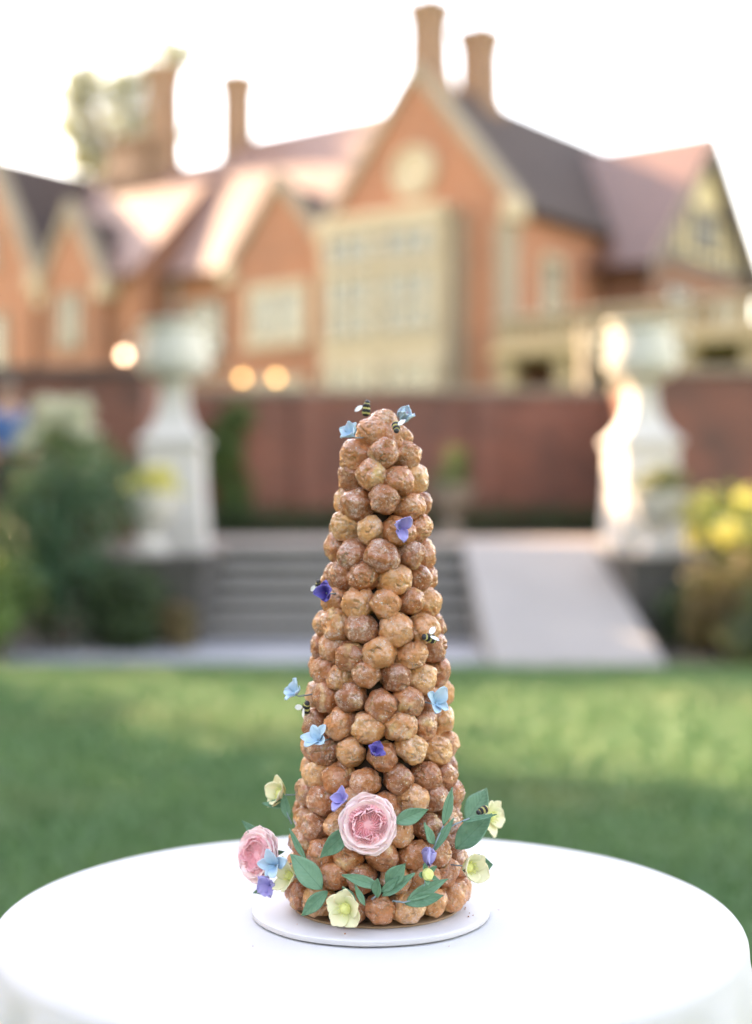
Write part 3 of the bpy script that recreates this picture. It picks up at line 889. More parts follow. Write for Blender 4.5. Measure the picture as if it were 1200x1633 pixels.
# ------------------------------------------------------------------ cake board
M['board'] = m_mottled('white_foam_board', (.60, .60, .62), (.64, .64, .66), 12, .6, .0004, 90)
M['card'] = m_mottled('kraft_card', (.26, .16, .10), (.34, .22, .14), 20, .6)
BX, BY, BZ = -.006, 1.748, .7515
lathe_b = lathe('cake_board', [(.132, 0), (.1410, .0010), (.1418, .002), (.1418, .0064), (.1405, .0074), (.138, .0076)], M['board'], None, 44, (BX, BY, BZ), wob=.014, seed=4)
tag(lathe_b, 'thick round white board under the cake on the tablecloth', 'cake board')
card = lathe('cake_card', [(.0975, 0), (.099, .0004), (.099, .0026), (.0975, .003)], M['card'], None, 72, (.0008, 1.75, BZ + .0078))
tag(card, 'thin brown card disc between the doughnut tower and white board', 'cake card')
CZ = BZ + .0110

# ------------------------------------------------------------------ doughnut tower
ZP = [.755, .762, .83, .905, .98, 1.055, 1.13, 1.205, 1.257, 1.317, 1.345]
RP = [.116, .1155, .105, .099, .089, .0825, .072, .0625, .058, .046, .03]


def rout(z): return float(np.interp(z, ZP, RP))
def axx(z): return .0008 + (z - .76) / .58 * .0068
def cp(th, z, lift=0):
    """point on the tower: angle from its front, height, distance proud of its surface"""
    r = rout(z) + lift; t = R_(th)
    return Vector((axx(z) + r * math.sin(t), 1.75 - r * math.cos(t), z))
def cn(th, up=.15):
    t = R_(th)
    return Vector((math.sin(t), -math.cos(t), up)).normalized()


def m_doughnut():
    t = NT('glazed_doughnut')
    tc = t.obj(); oi = t.n('ObjectInfo'); rn = oi.outputs['Random']
    off = t.n('VectorMath', operation='MULTIPLY_ADD')
    cb = t.n('CombineXYZ'); t.l(rn, cb.inputs[0]); t.l(t.math('FRACT', t.math('MULTIPLY', rn, 37.7)), cb.inputs[1]); t.l(t.math('FRACT', t.math('MULTIPLY', rn, 91.3)), cb.inputs[2])
    t.l(cb.outputs[0], off.inputs[0]); off.inputs[1].default_value = (7, 7, 7); t.l(tc, off.inputs[2])
    v = off.outputs[0]
    r2 = t.math('FRACT', t.math('MULTIPLY', rn, 53.1))
    base = t.ramp(r2, [(0, (.30, .082, .026)), (.3, (.47, .138, .043)), (.62, (.63, .215, .07)), (1, (.84, .42, .17))])
    f1 = t.ramp(t.noise(v, 55, 5, .6, .6), [(.36, 0), (.66, 1)])
    c = t.mix(t.math('MULTIPLY', f1, .5), base, (.68, .21, .06))
    # pale soft dough band and torn dough
    f2 = t.ramp(t.noise(v, 30, 3, .5, .4), [(.60, 0), (.72, 1)])
    c = t.mix(t.math('MULTIPLY', f2, .7), c, (.90, .60, .28))
    at = t.n('Attribute'); at.attribute_name = 'crack'
    ck = at.outputs['Fac']
    c = t.mix(t.math('MULTIPLY', ck, .7), c, t.mix(t.ramp(t.noise(v, 40, 2), [(.4, 0), (.6, 1)]), (.42, .15, .045), (.80, .52, .24)))
    f3 = t.ramp(t.noise(v, 130, 4, .7), [(.55, 0), (.75, 1)])
    c = t.mix(t.math('MULTIPLY', f3, .5), c, (.24, .075, .024))
    # milky sugar glaze
    g1 = t.ramp(t.noise(v, 70, 6, .7, .3), [(.42, 0), (.60, 1)])
    g2 = t.ramp(t.noise(v, 330, 4, .7), [(.44, .12), (.60, 1)])
    r3 = t.math('FRACT', t.math('MULTIPLY', rn, 17.3))
    gl = t.math('MULTIPLY', t.math('MULTIPLY', g1, g2), t.math('ADD', t.math('MULTIPLY', r3, .42), .22))
    c = t.mix(gl, c, (.92, .74, .65))
    vd = t.n('VectorMath', operation='ADD'); nz_ = t.n('TexNoise'); t.l(v, nz_.inputs['Vector']); nz_.inputs['Scale'].default_value = 240; nv_ = t.n('VectorMath', operation='SCALE'); t.l(nz_.outputs['Color'], nv_.inputs[0]); nv_.inputs['Scale'].default_value = .012
    t.l(v, vd.inputs[0]); t.l(nv_.outputs[0], vd.inputs[1])
    vo = t.n('TexVoronoi'); t.l(vd.outputs[0], vo.inputs['Vector']); vo.inputs['Scale'].default_value = 260
    sp = t.ramp(vo.outputs['Distance'], [(.16, 1), (.27, 0)])
    sm = t.math('MULTIPLY', sp, t.ramp(t.noise(v, 95, 2), [(.47, 0), (.55, 1)]))
    c = t.mix(t.math('MULTIPLY', sm, .85), c, (.90, .85, .80))
    h = t.math('ADD', t.math('MULTIPLY', t.noise(v, 160, 6, .65), 1.0), t.math('MULTIPLY', sm, .25))
    n1 = t.bump(h, .0038, 1.0)
    n2 = t.bump(t.noise(v, 520, 4, .7), .0011, 1.0, n1)
    rg_ = t.math('SUBTRACT', .42, t.math('MULTIPLY', gl, .25))
    return t.out(c, rg_, n2, Coat_Weight=t.math('ADD', t.math('MULTIPLY', g1, .7), .3), Coat_Roughness=.14, Coat_IOR=1.6, Subsurface_Weight=.08, Subsurface_Scale=.004)


M['doughnut'] = m_doughnut()
bm = bmesh.new()
bmesh.ops.create_icosphere(bm, subdivisions=5, radius=1)
bm.verts.ensure_lookup_table()
S0 = [v.co.normalized() for v in bm.verts]
F0 = [tuple(v.index for v in f.verts) for f in bm.faces]
bm.free()
NPS = np.array(S0)


def doughnut_mesh(k):
    rr = random.Random(100 + k)
    off = Vector((rr.random() * 50, rr.random() * 50, rr.random() * 50))
    dirs = []
    for i in range(6):                                    # squashed contact faces against its neighbours
        a = i * PI / 3 + rr.uniform(-.25, .25)
        dirs.append((np.array([math.cos(a), rr.uniform(-.25, .2), math.sin(a)]), rr.uniform(.80, .92)))
    dirs.append((np.array([rr.uniform(-.3, .3), -1, rr.uniform(-.3, .3)]), rr.uniform(.88, .97)))
    r = np.ones(len(S0))
    for d, hh in dirs:
        d = d / np.linalg.norm(d); dt = NPS @ d
        lim = np.where(dt > .3, hh / np.maximum(dt, .3), 9)
        r = -np.log(np.exp(-18 * r) + np.exp(-18 * lim)) / 18
    seam = Vector((rr.uniform(-1, 1), rr.uniform(-1, 1), rr.uniform(-1, 1))).normalized(); so = rr.uniform(-.3, .3)
    ck = np.zeros(len(S0)); seam_on = rr.random() < .65
    out = np.empty((len(S0), 3))
    for i, p in enumerate(S0):
        q = p * 1.15 + off
        lum = noise.fractal(q, .9, 2.1, 3) * .15
        q2 = p * 2.0 + off * 1.7
        rid = abs(noise.noise(q2)); msk = min(1, max(0, noise.noise(p * 1.3 + off * 3) * 2.5 + .15))
        c = max(0, 1 - rid / .13) * msk
        if seam_on:
            e = abs(p.dot(seam) - so + .16 * noise.noise(p * 2.6 + off)); c = max(c, max(0, 1 - e / .085) * min(1, max(0, noise.noise(p * 1.1 + off * 2) * 3 + .3)))
        c = c * c * (3 - 2 * c)
        pit = max(0, noise.noise(p * 6.5 + off) - .38) * .28
        fine = noise.fractal(p * 7 + off, .8, 2.1, 3) * .022 + noise.noise(p * 19 + off) * .008
        rough = c * noise.noise(p * 13 + off) * .035
        rad = r[i] * (1 + lum) + fine - c * .15 - pit + rough
        out[i] = (p.x * rad, p.y * rad, p.z * rad)
        ck[i] = min(1, c + pit * 6)
    me = np_mesh('doughnut_hole', out * .0209, F0, M['doughnut'], True)
    a = me.attributes.new('crack', 'FLOAT', 'POINT'); a.data.foreach_set('value', ck.astype(np.float32))
    return me


DM = [doughnut_mesh(k) for k in range(20)]
tower = thing('doughnut_tower', 'tall cone shaped cake tower of glazed brown doughnut holes', 'cake', (.0008, 1.75, CZ))
base_v = Vector(tower.location)
M['core'] = m_mottled('dark_core', (.035, .014, .006), (.06, .025, .01), 60, .6)  # core coloured dark so the gaps between doughnuts read as shaded
core = []
for z in np.linspace(CZ + .001, 1.325, 20): core.append((max(.006, rout(z) - .034), z - CZ))
lathe('core', core, M['core'], tower, 32)
rr = random.Random(8)
NR = 19
cnt = 0
for i in range(NR):
    z = CZ + .0185 + 00.0286 * i + (.001 if i else 0)
    rcn = rout(z) - .0185
    nn_ = max(4, round(2 * PI * rcn / .0357))
    ph = (i % 2) * .5 + rr.uniform(-.12, .12) + .08
    for k in range(nn_):
        th = (k + ph) / nn_ * 360 + rr.uniform(-1, 1) * 36 / nn_
        zz = z + rr.uniform(-.005, .005) if i else z + rr.uniform(0, .002)
        lift = -.0185 + rr.uniform(-.003, .003)
        p = cp(th, zz, lift) - base_v
        s = rr.uniform(.90, 1.08)
        tw = 2 * PI * (rout(zz) - .0185) / nn_ / .0357
        q = Euler((0, 0, R_(th))).to_matrix().to_4x4() @ Euler((rr.uniform(-.3, .3), rr.uniform(-.5, .5) + rr.choice((0, PI)), rr.uniform(-.3, .3))).to_matrix().to_4x4()
        mt = Matrix.Translation(p) @ Matrix.Diagonal((1, 1, 1, 1)) @ q @ Matrix.Diagonal((s * min(1.12, max(.93, tw)), s * .98, s * rr.uniform(.92, 1.0), 1))
        link('doughnut_hole', DM[rr.randrange(len(DM))], tower, m=mt)
for (x, y, z, s) in ((-.0115, -.012, 1.3225, 1.02), (.0165, -.010, 1.316, 1.0), (.004, .016, 1.321, 1), (-.016, .012, 1.312, .9), (.001, .001, 1.3375, .86)):
    p = Vector((axx(1.32) + x, 1.75 + y, z)) - base_v
    mt = Matrix.Translation(p) @ Euler((rr.uniform(-2, 2), rr.uniform(-2, 2), rr.uniform(-3, 3))).to_matrix().to_4x4() @ Matrix.Diagonal((s, s, s * .92, 1))
    link('doughnut_hole', DM[rr.randrange(len(DM))], tower, m=mt)


bm = bmesh.new()
for k in range(12):
    a = rr.uniform(-2.6, 2.6); r = rr.uniform(.103, .125) if k % 5 else rr.uniform(.145, .2); s = rr.uniform(.0005, .0014)
    q = bmesh.ops.create_icosphere(bm, subdivisions=1, radius=s, matrix=Matrix.Translation((.0 + r * math.sin(a), 1.75 - r * math.cos(a), BZ + .0076 + s * .7 if r < .13 else .7512 + s * .7)))
    for v in q['verts']: v.co += Vector((rr.uniform(-1, 1), rr.uniform(-1, 1), 0)) * s * .4
tag(link('sugar_crumbs', bm_mesh('sugar_crumbs', bm, M['doughnut'])), 'tiny glaze crumbs fallen on the board around the tower', 'crumbs', kind='stuff')

# ------------------------------------------------------------------ sugar flowers
def m_sugar(name, c1, c2, mode='len', rough=.55, edge=None, k=1.0):
    """matte gum paste: tint runs from the base of the petal to its tip"""
    t = NT(name); o = t.obj()
    sp = t.n('SeparateXYZ'); t.l(o, sp.inputs[0])
    f = t.ramp(t.math('MULTIPLY', sp.outputs[1], k), [(0, 0), (1, 1)])
    f = t.math('ADD', f, t.math('MULTIPLY', t.math('SUBTRACT', t.noise(o, 160, 4), .5), .45))
    c = t.mix(f, c1, c2)
    n = t.bump(t.noise(o, 500, 3), .0003, .5)
    return t.out(c, rough, n, Subsurface_Weight=.15, Subsurface_Scale=.004, Specular_IOR_Level=.3)


M['pink_out'] = m_sugar('pale_pink_sugar', (.88, .47, .50), (.92, .70, .70), k=45)
M['pink_in'] = m_mottled('rose_pink_sugar', (.90, .38, .43), (.92, .54, .57), 70, .55)
M['blue'] = m_sugar('sky_blue_sugar', (.20, .42, .58), (.42, .62, .74), k=70)
M['lav'] = m_sugar('lavender_sugar', (.20, .18, .48), (.36, .35, .66), k=70)
M['indigo'] = m_sugar('indigo_sugar', (.055, .035, .24), (.13, .12, .42), k=70)
M['yellow'] = m_sugar('primrose_sugar', (.58, .60, .28), (.74, .71, .48), k=70)
M['lime'] = m_mottled('lime_sugar', (.62, .66, .20), (.70, .70, .32), 400, .7, .0006, 500)
M['wing'] = m_mottled('white_wafer', (.74, .76, .78), (.80, .82, .84), 200, .5)
M['wire'] = m_mottled('blue_grey_wire', (.20, .30, .36), (.26, .36, .40), 200, .5)


def m_sleaf():
    t = NT('green_sugar_leaf'); o = t.obj()
    oi = t.n('ObjectInfo')
    c = t.mix(oi.outputs['Random'], (.055, .19, .105), (.12, .30, .19))
    c = t.mix(t.math('MULTIPLY', t.ramp(t.noise(o, 110, 4), [(.35, 0), (.7, 1)]), .45), c, (.18, .37, .26))
    sp = t.n('SeparateXYZ'); t.l(o, sp.inputs[0])
    ax_ = t.math('ABSOLUTE', sp.outputs[0])
    vein = t.ramp(t.math('MULTIPLY', ax_, 1000), [(.25, 1), (.7, 0)])
    c = t.mix(t.math('MULTIPLY', vein, .35), c, (.03, .12, .065))
    wv = t.n('TexWave'); wv.bands_direction = 'DIAGONAL'
    cb = t.n('CombineXYZ'); t.l(t.math('MULTIPLY', ax_, -1.2), cb.inputs[0]); t.l(sp.outputs[1], cb.inputs[1])
    t.l(cb.outputs[0], wv.inputs[0]); wv.inputs['Scale'].default_value = 110; wv.inputs['Distortion'].default_value = .6
    return t.out(c, .5, t.bump(wv.outputs['Fac'], .0004, .5), Specular_IOR_Level=.35, Subsurface_Weight=.06, Subsurface_Scale=.003)


M['sleaf'] = m_sleaf()


def m_bee():
    t = NT('bee_fuzz'); o = t.obj()
    sp = t.n('SeparateXYZ'); t.l(o, sp.inputs[0])
    w = t.math('SINE', t.math('ADD', t.math('MULTIPLY', sp.outputs[1], 1050), t.math('MULTIPLY', t.noise(o, 500, 3), 3.0)))
    f = t.ramp(w, [(.40, 0), (.62, 1)])
    c = t.mix(f, (.014, .013, .015), (.50, .44, .16))
    return t.out(c, .6, t.bump(t.noise(o, 1800, 3), .0005), Specular_IOR_Level=.4)


M['bee'] = m_bee()
M['bee_black'] = m_mottled('bee_black', (.012, .012, .016), (.03, .03, .035), 500, .4)


def thicken(bm, th):
    bm.normal_update()
    old = bm.verts[:]; fs = bm.faces[:]; bes = [e for e in bm.edges if e.is_boundary]
    cp_ = {v: bm.verts.new(v.co - v.normal * th) for v in old}
    for f in fs: bm.faces.new([cp_[v] for v in f.verts][::-1])
    for e in bes:
        l = e.link_loops[0]; a, b = l.vert, l.link_loop_next.vert
        bm.faces.new((b, a, cp_[a], cp_[b]))


def petal_mesh(name, L, W, mat, shape='round', cup=.25, curl=.15, ruf=0, seed=0, thick=.0007, n=10, m=12, twist=0):
    bm = bmesh.new(); g = []
    rr = random.Random(seed)
    for j in range(m + 1):
        t = j / m
        if shape == 'round': w = math.sqrt(max(.03, 1 - ((t - .58) / (.60 if t < .58 else .45)) ** 2))
        elif shape == 'leaf': w = max(.02, math.sin(PI * t ** .85) ** .9 * (1 if t < .5 else 1 - .15 * (t - .5)))
        elif shape == 'point': w = max(.06, math.sin(PI * min(1, .12 + .86 * t)) ** .75)
        else: w = 1
        row = []
        for i in range(n + 1):
            s = -1 + 2 * i / n
            x_ = s * w * W / 2
            yy = t * L - (L * .12 * s * s * t if shape == 'round' else 0)
            zz = cup * W * (s * w) ** 2 * .5 + curl * L * t * t
            e = max(abs(s), t) ** 4 if shape != 'leaf' else s * s
            zz += ruf * W * e * (math.sin(s * 5 + t * 6 + seed * 1.7) * .5 + noise.noise(Vector((s * 2.5, t * 3, seed * 3.1))) * .8)
            yy += ruf * L * .25 * t ** 3 * noise.noise(Vector((s * 4, 3, seed * 7.7)))
            if twist:
                a = twist * t; x_, zz = x_ * math.cos(a) - zz * math.sin(a), x_ * math.sin(a) + zz * math.cos(a)
            row.append(bm.verts.new((x_, yy, zz)))
        g.append(row)
    for j in range(m):
        for i in range(n): bm.faces.new((g[j][i], g[j][i + 1], g[j + 1][i + 1], g[j + 1][i]))
    bmesh.ops.recalc_face_normals(bm, faces=bm.faces[:])
    thicken(bm, thick)
    return bm_mesh(name, bm, mat, True)


def facing(pos, nrm, roll=0):
    q = Vector(nrm).normalized().to_track_quat('Z', 'Y') @ Quaternion((0, 0, 1), R_(roll))
    return Vector(pos), q.to_euler()


def blossom(name, label, cat, pos, nrm, mat, petals, L, W, open_=40, roll=0, seed=0, shape='round', cup=.4, ruf=.12, curl=.1, group=None, centre=None, vary=.25, stem=True):
    p, e = facing(pos, nrm, roll)
    t = thing(name, label, cat, p, e, group)
    rr = random.Random(seed)
    if shape == 'point': cup, open_, vary = cup * 1.3, open_ + 2, vary * 1.6
    for k in range(petals):
        a = 2 * PI * k / petals + rr.uniform(-.15, .15)
        op = open_ + rr.uniform(-1, 1) * 14
        f = 1 + rr.uniform(-vary, vary) * .6
        pm = petal_mesh('petal', L * f, W * f, M[mat], shape, cup * rr.uniform(.6, 1.4), curl * rr.uniform(.2, 1.8), ruf, seed * 13 + k)
        m_ = Matrix.Rotation(a, 4, 'Z') @ Matrix.Translation((0, L * .06, .0004 * (k % 2))) @ Matrix.Rotation(R_(op), 4, 'X')
        link('petal', pm, t, m=m_)
    if centre == 'boss':
        s = W * .26
        lathe('stamen_boss', [(s * .7, 0), (s, s * .5), (s * .9, s * 1.1), (s * .5, s * 1.55), (s * .1, s * 1.7)], M['lime'], t, 20, wob=.15, seed=seed)
        for k in range(14):
            a = k * 2.4; r = s * .9
            link('stamen', tube_mesh('stamen', [(r * .6 * math.cos(a), r * .6 * math.sin(a), s * .8), (r * 1.25 * math.cos(a), r * 1.25 * math.sin(a), s * (1.5 + .3 * (k % 3)))], [.0003, .0006], M['lime'], 5), t)
    elif centre:
        lathe('eye', [(W * .06, 0), (W * .08, W * .05), (W * .03, W * .1)], M[centre], t, 12)
    if stem:
        link('stem', tube_mesh('stem', [(0, 0, .001), (0, 0, -.004), tuple(e.to_matrix().inverted() @ (Vector((.004, 1.75, pos[2] - .004)) - Vector(pos)).normalized() * .02)], [.0011, .0009, .0009], M['wire'], 6), t)
    return t


SB = 'small sugar blossoms dotted over the tower'
def toward(th, up, side=0): return cn(th + side, up)
blossom('blue_blossom', 'sky blue sugar blossom at the top left of the tower below the upright bee', 'blossom', cp(-41.8, 1.3195, .006), (-.55, -.5, .6), 'blue', 5, .0155, .0135, 42, 20, 1, 'point', group=SB)
blossom('blue_blossom', 'sky blue sugar blossom standing at the top right above the second bee', 'blossom', cp(60, 1.338, -.008), (.35, -.62, .75), 'blue', 4, .0200, .0165, 62, 45, 2, 'round', ruf=.2, group=SB)
blossom('violet_blossom', 'lavender sugar blossom high on the front of the tower, near its third row', 'blossom', cp(17.7, 1.212, .006), cn(30, .1), 'lav', 3, .0165, .0140, 38, 70, 3, 'round', ruf=.25, group=SB)
blossom('violet_blossom', 'deep indigo sugar blossom on the left side covering part of a bee', 'blossom', cp(-51.7, 1.1356, .008), cn(-20, .2), 'indigo', 4, .0155, .0145, 40, 10, 4, 'point', ruf=.15, group=SB)
blossom('blue_blossom', 'sky blue sugar blossom sticking out left of the tower at mid height', 'blossom', cp(-72.8, 1.0159, .016), (-.6, -.35, .7), 'blue', 4, .0165, .0145, 35, 5, 5, 'round', ruf=.2, group=SB)
blossom('blue_blossom', 'pale blue sugar blossom lying on the left rows below a bee', 'blossom', cp(-44.3, .9684, .009), (-.5, -.6, .6), 'blue', 5, .0175, .0130, 24, 30, 6, 'point', group=SB)
blossom('blue_blossom', 'sky blue sugar blossom on the right side at mid height', 'blossom', cp(42.1, 1.011, .009), (.55, -.6, .35), 'blue', 4, .0170, .0145, 28, 55, 7, 'point', group=SB)
blossom('violet_blossom', 'deep indigo sugar blossom on the tower front above the pink rose', 'blossom', cp(-3, .958, .009), (.3, -.7, .55), 'indigo', 4, .0155, .0150, 34, 60, 8, 'point', ruf=.18, group=SB)
blossom('violet_blossom', 'lavender sugar blossom tucked behind the upper left of the rose', 'blossom', cp(-21.5, .905, .007), (-.6, -.6, .45), 'lav', 4, .0185, .0150, 30, 15, 9, 'point', ruf=.12, group=SB)
blossom('violet_blossom', 'violet sugar bud with folded petals above the small yellow flower', 'blossom', cp(30.1, .832, .009), (.12, -.45, .8), 'lav', 3, .0230, .0165, 78, 40, 10, 'round', cup=.9, ruf=.15, group=SB)
blossom('blue_blossom', 'pale blue sugar blossom beside the side facing pink rose', 'blossom', cp(-60, .8235, .029), cn(-25, .2), 'blue', 5, .0200, .0135, 34, 12, 11, 'point', group=SB)
blossom('violet_blossom', 'indigo sugar blossom under the side facing pink rose near the board', 'blossom', cp(-68, .797, .022), cn(-45, -.2), 'lav', 4, .0170, .0160, 36, 30, 12, 'round', ruf=.25, group=SB)
HB = 'primrose yellow hellebore flowers around the base'
blossom('hellebore_flower', 'primrose hellebore at the front foot of the tower touching the board', 'flower', cp(-16, .7885, .013), cn(-14, .12), 'yellow', 5, .0235, .0245, 22, 0, 13, 'round', cup=.35, ruf=.06, curl=.12, group=HB, centre='boss', vary=.12)
blossom('hellebore_flower', 'cupped primrose hellebore on the lower right of the tower', 'flower', cp(56, .8225, .016), cn(35, .05), 'yellow', 5, .0275, .0255, 42, 25, 14, 'round', cup=.4, ruf=.05, curl=.1, group=HB, centre='boss', vary=.12)
blossom('hellebore_flower', 'primrose hellebore in profile on the left edge above the side rose', 'flower', cp(-84, .8945, .013), (-.75, -.5, .25), 'yellow', 5, .0225, .0215, 34, 10, 15, 'round', cup=.4, ruf=.05, group=HB, centre='boss', vary=.12)
blossom('hellebore_flower', 'primrose hellebore half hidden behind the right hand big leaf', 'flower', cp(97, .862, .031), (.80, -.50, .1), 'yellow', 5, .0240, .0235, 24, 30, 16, 'round', cup=.3, ruf=.05, group=HB, centre='boss', vary=.12)
blossom('hellebore_flower', 'primrose hellebore mostly covered by the dark leaf at lower left', 'flower', cp(-55, .811, .011), (-.75, -.5, .3), 'yellow', 5, .0255, .0200, 30, 0, 17, 'round', cup=.3, ruf=.05, group=HB, centre='boss', vary=.12)

# small yellow bud with green sepals on its wire
p, e = facing(cp(27.7, .8227, .014), cn(28, .35))
yb = thing('yellow_bud', 'little pale yellow bud flower with green sepals on a blue wire', 'flower', p, e)
lathe('bud', [(.003, -.003), (.0062, -.001), (.0072, .002), (.0058, .0052), (.002, .0068)], M['lime'], yb, 18, wob=.12, seed=3)
for k in range(5):
    link('sepal', petal_mesh('sepal', .0125, .0065, M['sleaf'], 'leaf', .5, .35, .1, 70 + k, .0006, 6, 8), yb, m=Matrix.Rotation(k * 1.2566 + .3, 4, 'Z') @ Matrix.Translation((0, .003, -.002)) @ Matrix.Rotation(R_(18), 4, 'X'))
w0 = e.to_matrix().inverted() @ (cp(24.5, .7985, .004) - p)
link('stem', tube_mesh('stem', [(0, 0, -.003), w0 * .5 + Vector((0, 0, .003)), w0], .0008, M['wire'], 6), yb)


# leaves
def leaf_mesh(L, W, seed, bend=.15, fold=.5): return petal_mesh('leaf', L, W, M['sleaf'], 'leaf', fold, bend, .10, seed, .0009, 8, 14, twist=random.Random(seed).uniform(-.5, .5))


def leaf_matrix(p0, p1, nrm):
    yv = (p1 - p0); L = yv.length; yv.normalize()
    zv = Vector(nrm) - yv * Vector(nrm).dot(yv); zv.normalize()
    xv = yv.cross(zv)
    m_ = Matrix((xv, yv, zv)).transposed().to_4x4(); m_.translation = p0
    return m_, L


def leaf_thing(label, p0, p1, nrm, W, seed, bend=.12, fold=.5):
    m_, L = leaf_matrix(p0, p1, nrm)
    o = link('sugar_leaf', leaf_mesh(L, W, seed, bend, fold), None, m=m_)
    o.data.name = 'sugar_leaf'
    return tag(o, label, 'leaf', 'green sugar leaves around the base')


leaf_thing('broad green leaf pointing right from behind the front rose', cp(10, .8805, .006), cp(29.6, .8955, .013), (.1, -1, .3), .0185, 1)
leaf_thing('green leaf pointing down left from under the front rose', cp(-17, .874, .006), cp(-33, .8405, .014), (-.2, -1, .2), .0195, 2, .05)
leaf_thing('thin upright green leaf on the left rows above the dark leaf', cp(-48, .832, .006), cp(-58, .8655, .015), (-.7, -.6, .2), .0095, 3)
leaf_thing('large dark green leaf at lower left curling over the primrose petals', cp(-33, .8035, .005), cp(-46, .8425, .032), (-.1, -1, .25), .027, 4, -.1, .3)
leaf_thing('green leaf hanging over the board edge at lower left', cp(-28.5, .803, .009), cp(-41.5, .7735, .017), (-.2, -1, .3), .017, 5, -.1)
leaf_thing('dark broad leaf standing up on the right behind the bee', cp(82, .862, .004), cp(91, .898, .030), (.2, -1, .25), .027, 6)
leaf_thing('large green leaf pointing up right above the right primrose hellebore', cp(54, .842, .008), cp(63, .883, .047), (-.25, -.9, .5), .028, 7, .05)
leaf_thing('green leaf half behind the lower right primrose hellebore', cp(64, .8185, .010), cp(69, .8215, .037), (0, -1, .35), .026, 8)
leaf_thing('narrow green leaf sticking up left from behind the side rose', cp(-84, .838, .030), cp(-86, .863, .060), (-.1, -.9, .45), .012, 9)
leaf_thing('small green leaf under the indigo blossom at far left', cp(-79, .788, .012), cp(-82, .779, .034), (-.2, -.9, .5), .010, 10)
leaf_thing('small green leaf behind the top of the front primrose hellebore', cp(-12, .795, .005), cp(-19, .8115, .014), (0, -1, .3), .008, 11)
leaf_thing('curved green leaf on the right of the front primrose hellebore', cp(-6.5, .791, .008), cp(-13.5, .8135, .014), (.5, -1, .2), .008, 12, .3)


def sprig(label, stem, lv, seed):
    b0 = stem[0]
    t = thing('leaf_sprig', label, 'leaf sprig', b0, group='sprigs of narrow green leaves')
    link('stem', tube_mesh('stem', [p - b0 for p in stem], [.0013] + [.0009] * (len(stem) - 1), M['wire'], 6), t)
    for k, (p0, p1, nrm, W) in enumerate(lv):
        m_, L = leaf_matrix(p0, p1, nrm); m_.translation = p0 - b0
        link('leaf', leaf_mesh(L, W, seed * 10 + k, .14), t, m=m_)


sprig('sprig of upright narrow leaves on the right side of the tower', [cp(36, .845, .003), cp(37, .855, .007), cp(43, .872, .008)],
      [(cp(43.5, .8715, .007), cp(46.2, .9175, .016), (.4, -.9, .1), .0125), (cp(36, .852, .005), cp(25.5, .8795, .012), (.3, -.9, .2), .0115),
       (cp(36.5, .845, .005), cp(49, .8785, .014), (-.5, -.8, .2), .0105)], 3)
sprig('long thin leaf on a wire reaching out to the right over the big leaf', [cp(40, .862, .004), cp(48, .874, .018), cp(53, .880, .030)],
      [(cp(50, .877, .024), cp(61, .880, .054), (0, -.5, .9), .008)], 4)
sprig('fan of five green leaves at the front right of the primrose hellebore', [cp(-3, .796, 0), cp(0, .802, .006), cp(3, .808, .007)],
      [(cp(1.5, .811, .007), cp(-19.5, .8235, .014), (.1, -1, .35), .0135), (cp(5, .812, .007), cp(15, .8385, .016), (-.2, -1, .2), .0185),
       (cp(2.5, .801, .007), cp(20.5, .8245, .017), (.1, -1, .3), .0130), (cp(-.5, .800, .007), cp(1, .8225, .016), (-.5, -1, .2), .0125),
       (cp(2, .806, .008), cp(12, .8215, .012), (.3, -1, .1), .010)], 5)
sprig('pair of green leaves low on the front right beside the yellow bud', [cp(9, .794, 0), cp(15, .793, .006), cp(19, .795, .007)],
      [(cp(16.5, .795, .006), cp(39, .8155, .017), (.1, -1, .4), .0145), (cp(15.5, .792, .006), cp(34.5, .7985, .020), (.1, -1, .45), .0155)], 6)
sprig('green sepals and leaf under the left profile primrose hellebore', [cp(-76, .862, .002), cp(-78, .875, .008), cp(-80, .888, .012)],
      [(cp(-77, .868, .006), cp(-80, .902, .014), (-.3, -1, .2), .012), (cp(-79, .884, .010), cp(-84, .8825, .036), (0, -.9, .5), .010)], 7)


